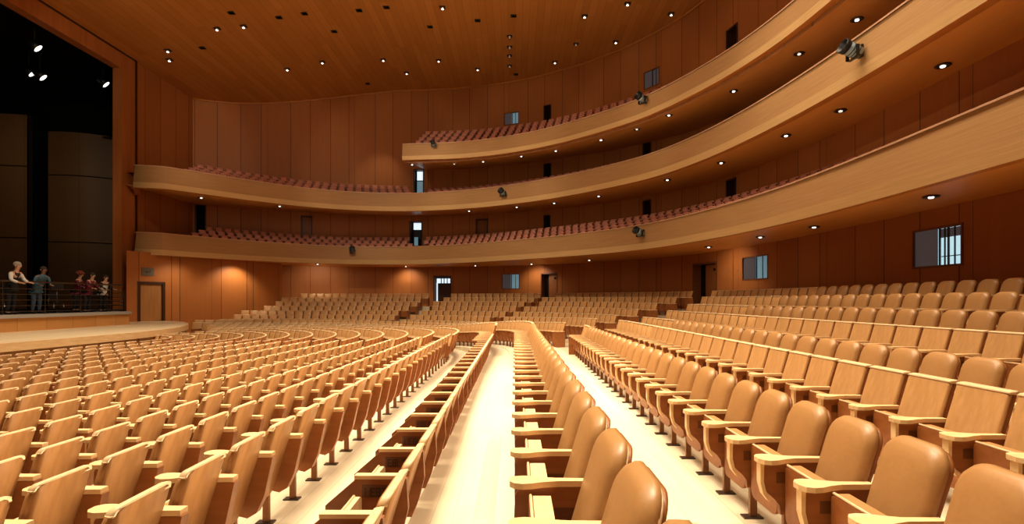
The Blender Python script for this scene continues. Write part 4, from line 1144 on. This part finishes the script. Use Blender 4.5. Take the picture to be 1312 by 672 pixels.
    blob(mb, (hx[0], hx[1] - .022, hx[2] + .035), (.108, .115, .105), hair, 14)
    mb.build('hair', root)
    for sd in (-1, 1):
        mb = MB(); blob(mb, (sd * .036, hx[1] + .092, hx[2] + .0), (.013, .008, .009), 'eyes_dark', 8); mb.build('eye', root)
        mb = MB(); blob(mb, (sd * .1, hx[1] + .0, hx[2] - .01), (.014, .028, .035), skin, 8); mb.build('ear', root)
    mb = MB(); blob(mb, (0, hx[1] + .088, hx[2] - .075), (.03, .012, .009), 'cloth_maroon', 8); mb.build('mouth', root)
    return root
def stage_at(px, Y): return ((px - VX) / FPX * Y, Y, STZ)
person(stage_at(13, 19.6), -PI / 2 + .1, 2.0, 'skin_light', 'cloth_black', 'cloth_white', 'cloth_black', 'hair_grey', 'grey-haired person in black vest and white sleeves leaning on the railing')
person(stage_at(46, 20.9), -PI / 2 - .25, 1.9, 'skin_dark', 'cloth_teal', 'cloth_teal', 'denim', 'hair_dark', 'dark-haired person in blue jacket and jeans bending over the railing', .34)
person(stage_at(97, 24.4), -PI / 2 + .3, 1.88, 'skin_light', 'cloth_maroon', 'cloth_maroon', 'cloth_black', 'hair_red', 'curly red-haired person in maroon standing behind the railing', .12, True)
person(stage_at(111, 23.6), -PI / 2, 1.8, 'skin_light', 'cloth_maroon', 'cloth_maroon', 'cloth_black', 'hair_dark', 'dark-haired person in maroon top reaching over the railing', .22)
person(stage_at(131, 24.6), -PI / 2 - .1, 1.74, 'skin_light', 'cloth_white', 'cloth_black', 'cloth_black', 'hair_dark', 'shorter person with white shirt front at the railing end', .14)
# stacked chairs / equipment behind the railing
def make_stage_chair():
    root = empty('stage_chair')
    mb = MB(); mb.prism(rrect(.22, -.2, .2, .05, .05, 3), .43, .47, 'cloth_black', 'z'); mb.build('seat', root)
    mb = MB(); mb.prism(rrect(.21, .62, .92, .06, .04, 3), -.24, -.2, 'cloth_black', 'y'); mb.build('backrest', root)
    for sx in (-1, 1):
        mb = MB(); mb.tube([(sx * .2, -.26, 0), (sx * .2, -.2, .45), (sx * .19, -.23, .9)], .013, 'chrome', 6); mb.build('leg', root)
        mb = MB(); mb.tube([(sx * .2, .22, 0), (sx * .2, .17, .44)], .013, 'chrome', 6); mb.build('leg', root)
    return root
o = make_stage_chair(); o.location = stage_at(2, 21.3); o.rotation_euler = (0, 0, -1.2); tag(o, 'black stage chair with chrome legs behind the grey-haired person', 'chair', 'chairs on the stage')
o2 = copy_tree(o); o2.location = stage_at(72, 24.2); o2.rotation_euler = (0, 0, -1.9); tag(o2, 'black stage chair with chrome legs beside the person in jeans', 'chair', 'chairs on the stage')
def make_stand():
    root = empty('music_stand')
    mb = MB()
    for k in range(3): mb.tube([(0, 0, .12), (.28 * math.cos(k * 2.1), .28 * math.sin(k * 2.1), .01)], .012, 'steel', 6)
    mb.build('tripod', root)
    mb = MB(); mb.tube([(0, 0, .1), (0, 0, 1.05)], .014, 'steel', 6); mb.build('pole', root)
    mb = MB(); mb.prism([(-.25, 1.02), (.25, 1.02), (.25, 1.34), (-.25, 1.34)], -.02, .0, 'spotblack', 'y'); mb.box((0, -.04, 1.03), (.5, .07, .015), 'spotblack'); mb.build('desk', root)
    return root
o = make_stand(); o.location = stage_at(73, 22.2); o.rotation_euler = (0, 0, 1.3); tag(o, 'black music stand between the blue-jacketed and maroon people', 'music stand')

# ------------------------------------------------------------------ light
def area(name, loc, target, size, energy, col, spread=PI, sy=None):
    l = bpy.data.lights.new(name, 'AREA'); l.energy = energy; l.color = col; l.size = size; l.spread = spread
    if sy: l.shape = 'RECTANGLE'; l.size_y = sy
    o = bpy.data.objects.new(name, l); COL.objects.link(o); o.location = loc
    o.rotation_euler = (Vector(target) - Vector(loc)).to_track_quat('-Z', 'Y').to_euler(); return o
def spot(name, loc, target, ang, energy, col, blend=.5, rad=.3):
    l = bpy.data.lights.new(name, 'SPOT'); l.energy = energy; l.color = col; l.spot_size = math.radians(ang); l.spot_blend = blend; l.shadow_soft_size = rad
    o = bpy.data.objects.new(name, l); COL.objects.link(o); o.location = loc
    o.rotation_euler = (Vector(target) - Vector(loc)).to_track_quat('-Z', 'Y').to_euler(); return o
WARM = (1.0, .83, .60)
area('house_light', (5.4, 9, 15.4), (5.4, 9, 0), 4, 1350, WARM, math.radians(110), 17)
area('centre_light', (-1.5, 9, 15.4), (-1.5, 9, 0), 4, 1500, WARM, math.radians(68), 17)
spot('seating_fill', (-6, 4.5, 15), (3.4, 4.5, 0), 36, 2100, WARM, .7, .5)  # added frontal fill for the seat fronts, no fixture; same below
spot('seating_fill', (-6, 11.5, 15), (3.4, 11.5, 0), 36, 2100, WARM, .7, .5)
area('stalls_light', (-7, 17, 15.2), (-7.5, 18, 0), 10, 1800, WARM, math.radians(115), 8)
area('stage_side_light', (-12, 8, 14.8), (-11, 9, 0), 8, 520, WARM, math.radians(110), 8)
spot('aisle_light', (.5, 9, 15.2), (-.2, 9.5, 0), 27, 7000, (1, .88, .70), .6, .7)
for k, az in enumerate((-12, 8, 28, 48, 68, 88, 108, 124)):
    a_ = math.radians(az); e_ = math.radians(-7.5)
    spot('balcony_front_fill', (-10, 12, 14.6), (-10 + 20 * math.cos(a_), 12 + 20 * math.sin(a_), 14.6 + 20 * math.tan(e_)), 33, 1700, WARM, .45, .3)  # added spots without fixtures, cones cut off under the lowest fascia
area('ceiling_fill', (-2, 10, 8.0), (-1, 24, 17), 6, 620, WARM, math.radians(160), 6)  # unseen uplight floating in mid-hall, added to lift the ceiling
spot('side_wall_light', (-17.3, 32.9, 3.95), (-18.5, 33.3, 1.2), 125, 260, WARM, .7, .1)
spot('side_wall_light', (-18.9, 29.6, 3.9), (-20.3, 30.4, 1.2), 120, 120, WARM, .9, .1)
spot('far_stalls_fill', (-6, 18, 15.2), (-4, 33, -.3), 74, 3200, WARM, .8, .6)  # added fill without a fixture, brightens the far seat block
spot('wall_wash_light', (-9.8, 37.2, 15.2), (-10.6, 40, 9.5), 60, 260, WARM, .9, .12)
for px_ in (407, 520, 681, 908):
    q_ = soff_pos[(0, px_)]; w_ = WALLX.bykey(keyof(np.array(q_[:2])))
    spot('under_balcony_light', (q_[0], q_[1], q_[2] - .15), (w_[0], w_[1], 2.2), 130, 150, WARM, .9, .15)
spot('stage_work_light', (-24, 20, 13), (-30, 30, 3), 90, 650, (1, .82, .55), .8, .4)
spot('stage_edge_light', (-15, 14, 14), (-17.5, 21, 0), 40, 900, WARM, .8, .4)
wd = bpy.data.worlds.new('World'); S.world = wd; wd.use_nodes = True
wd.node_tree.nodes['Background'].inputs[0].default_value = (1, .75, .5, 1); wd.node_tree.nodes['Background'].inputs[1].default_value = .015

# ------------------------------------------------------------------ camera and colour
cam = bpy.data.cameras.new('camera'); co = bpy.data.objects.new('camera', cam); COL.objects.link(co)
co.location = (0, 0, EYE); co.rotation_euler = (PI / 2, 0, 0)
cam.sensor_width = 36; cam.lens = 36 * FPX / 1312; cam.shift_x = -4 / 1312; cam.shift_y = 49 / 1312; cam.clip_end = 300; cam.clip_start = .05
S.camera = co
S.view_settings.view_transform = 'Standard'; S.view_settings.look = 'None'; S.view_settings.exposure = 0.0
S.cycles.max_bounces = 6; S.cycles.diffuse_bounces = 4; S.cycles.use_denoising = True
print('SEATS', len(seats), 'big', len(bigset), 'rest', nrest, 'reds', len(reds), 'vis', len(vs_))
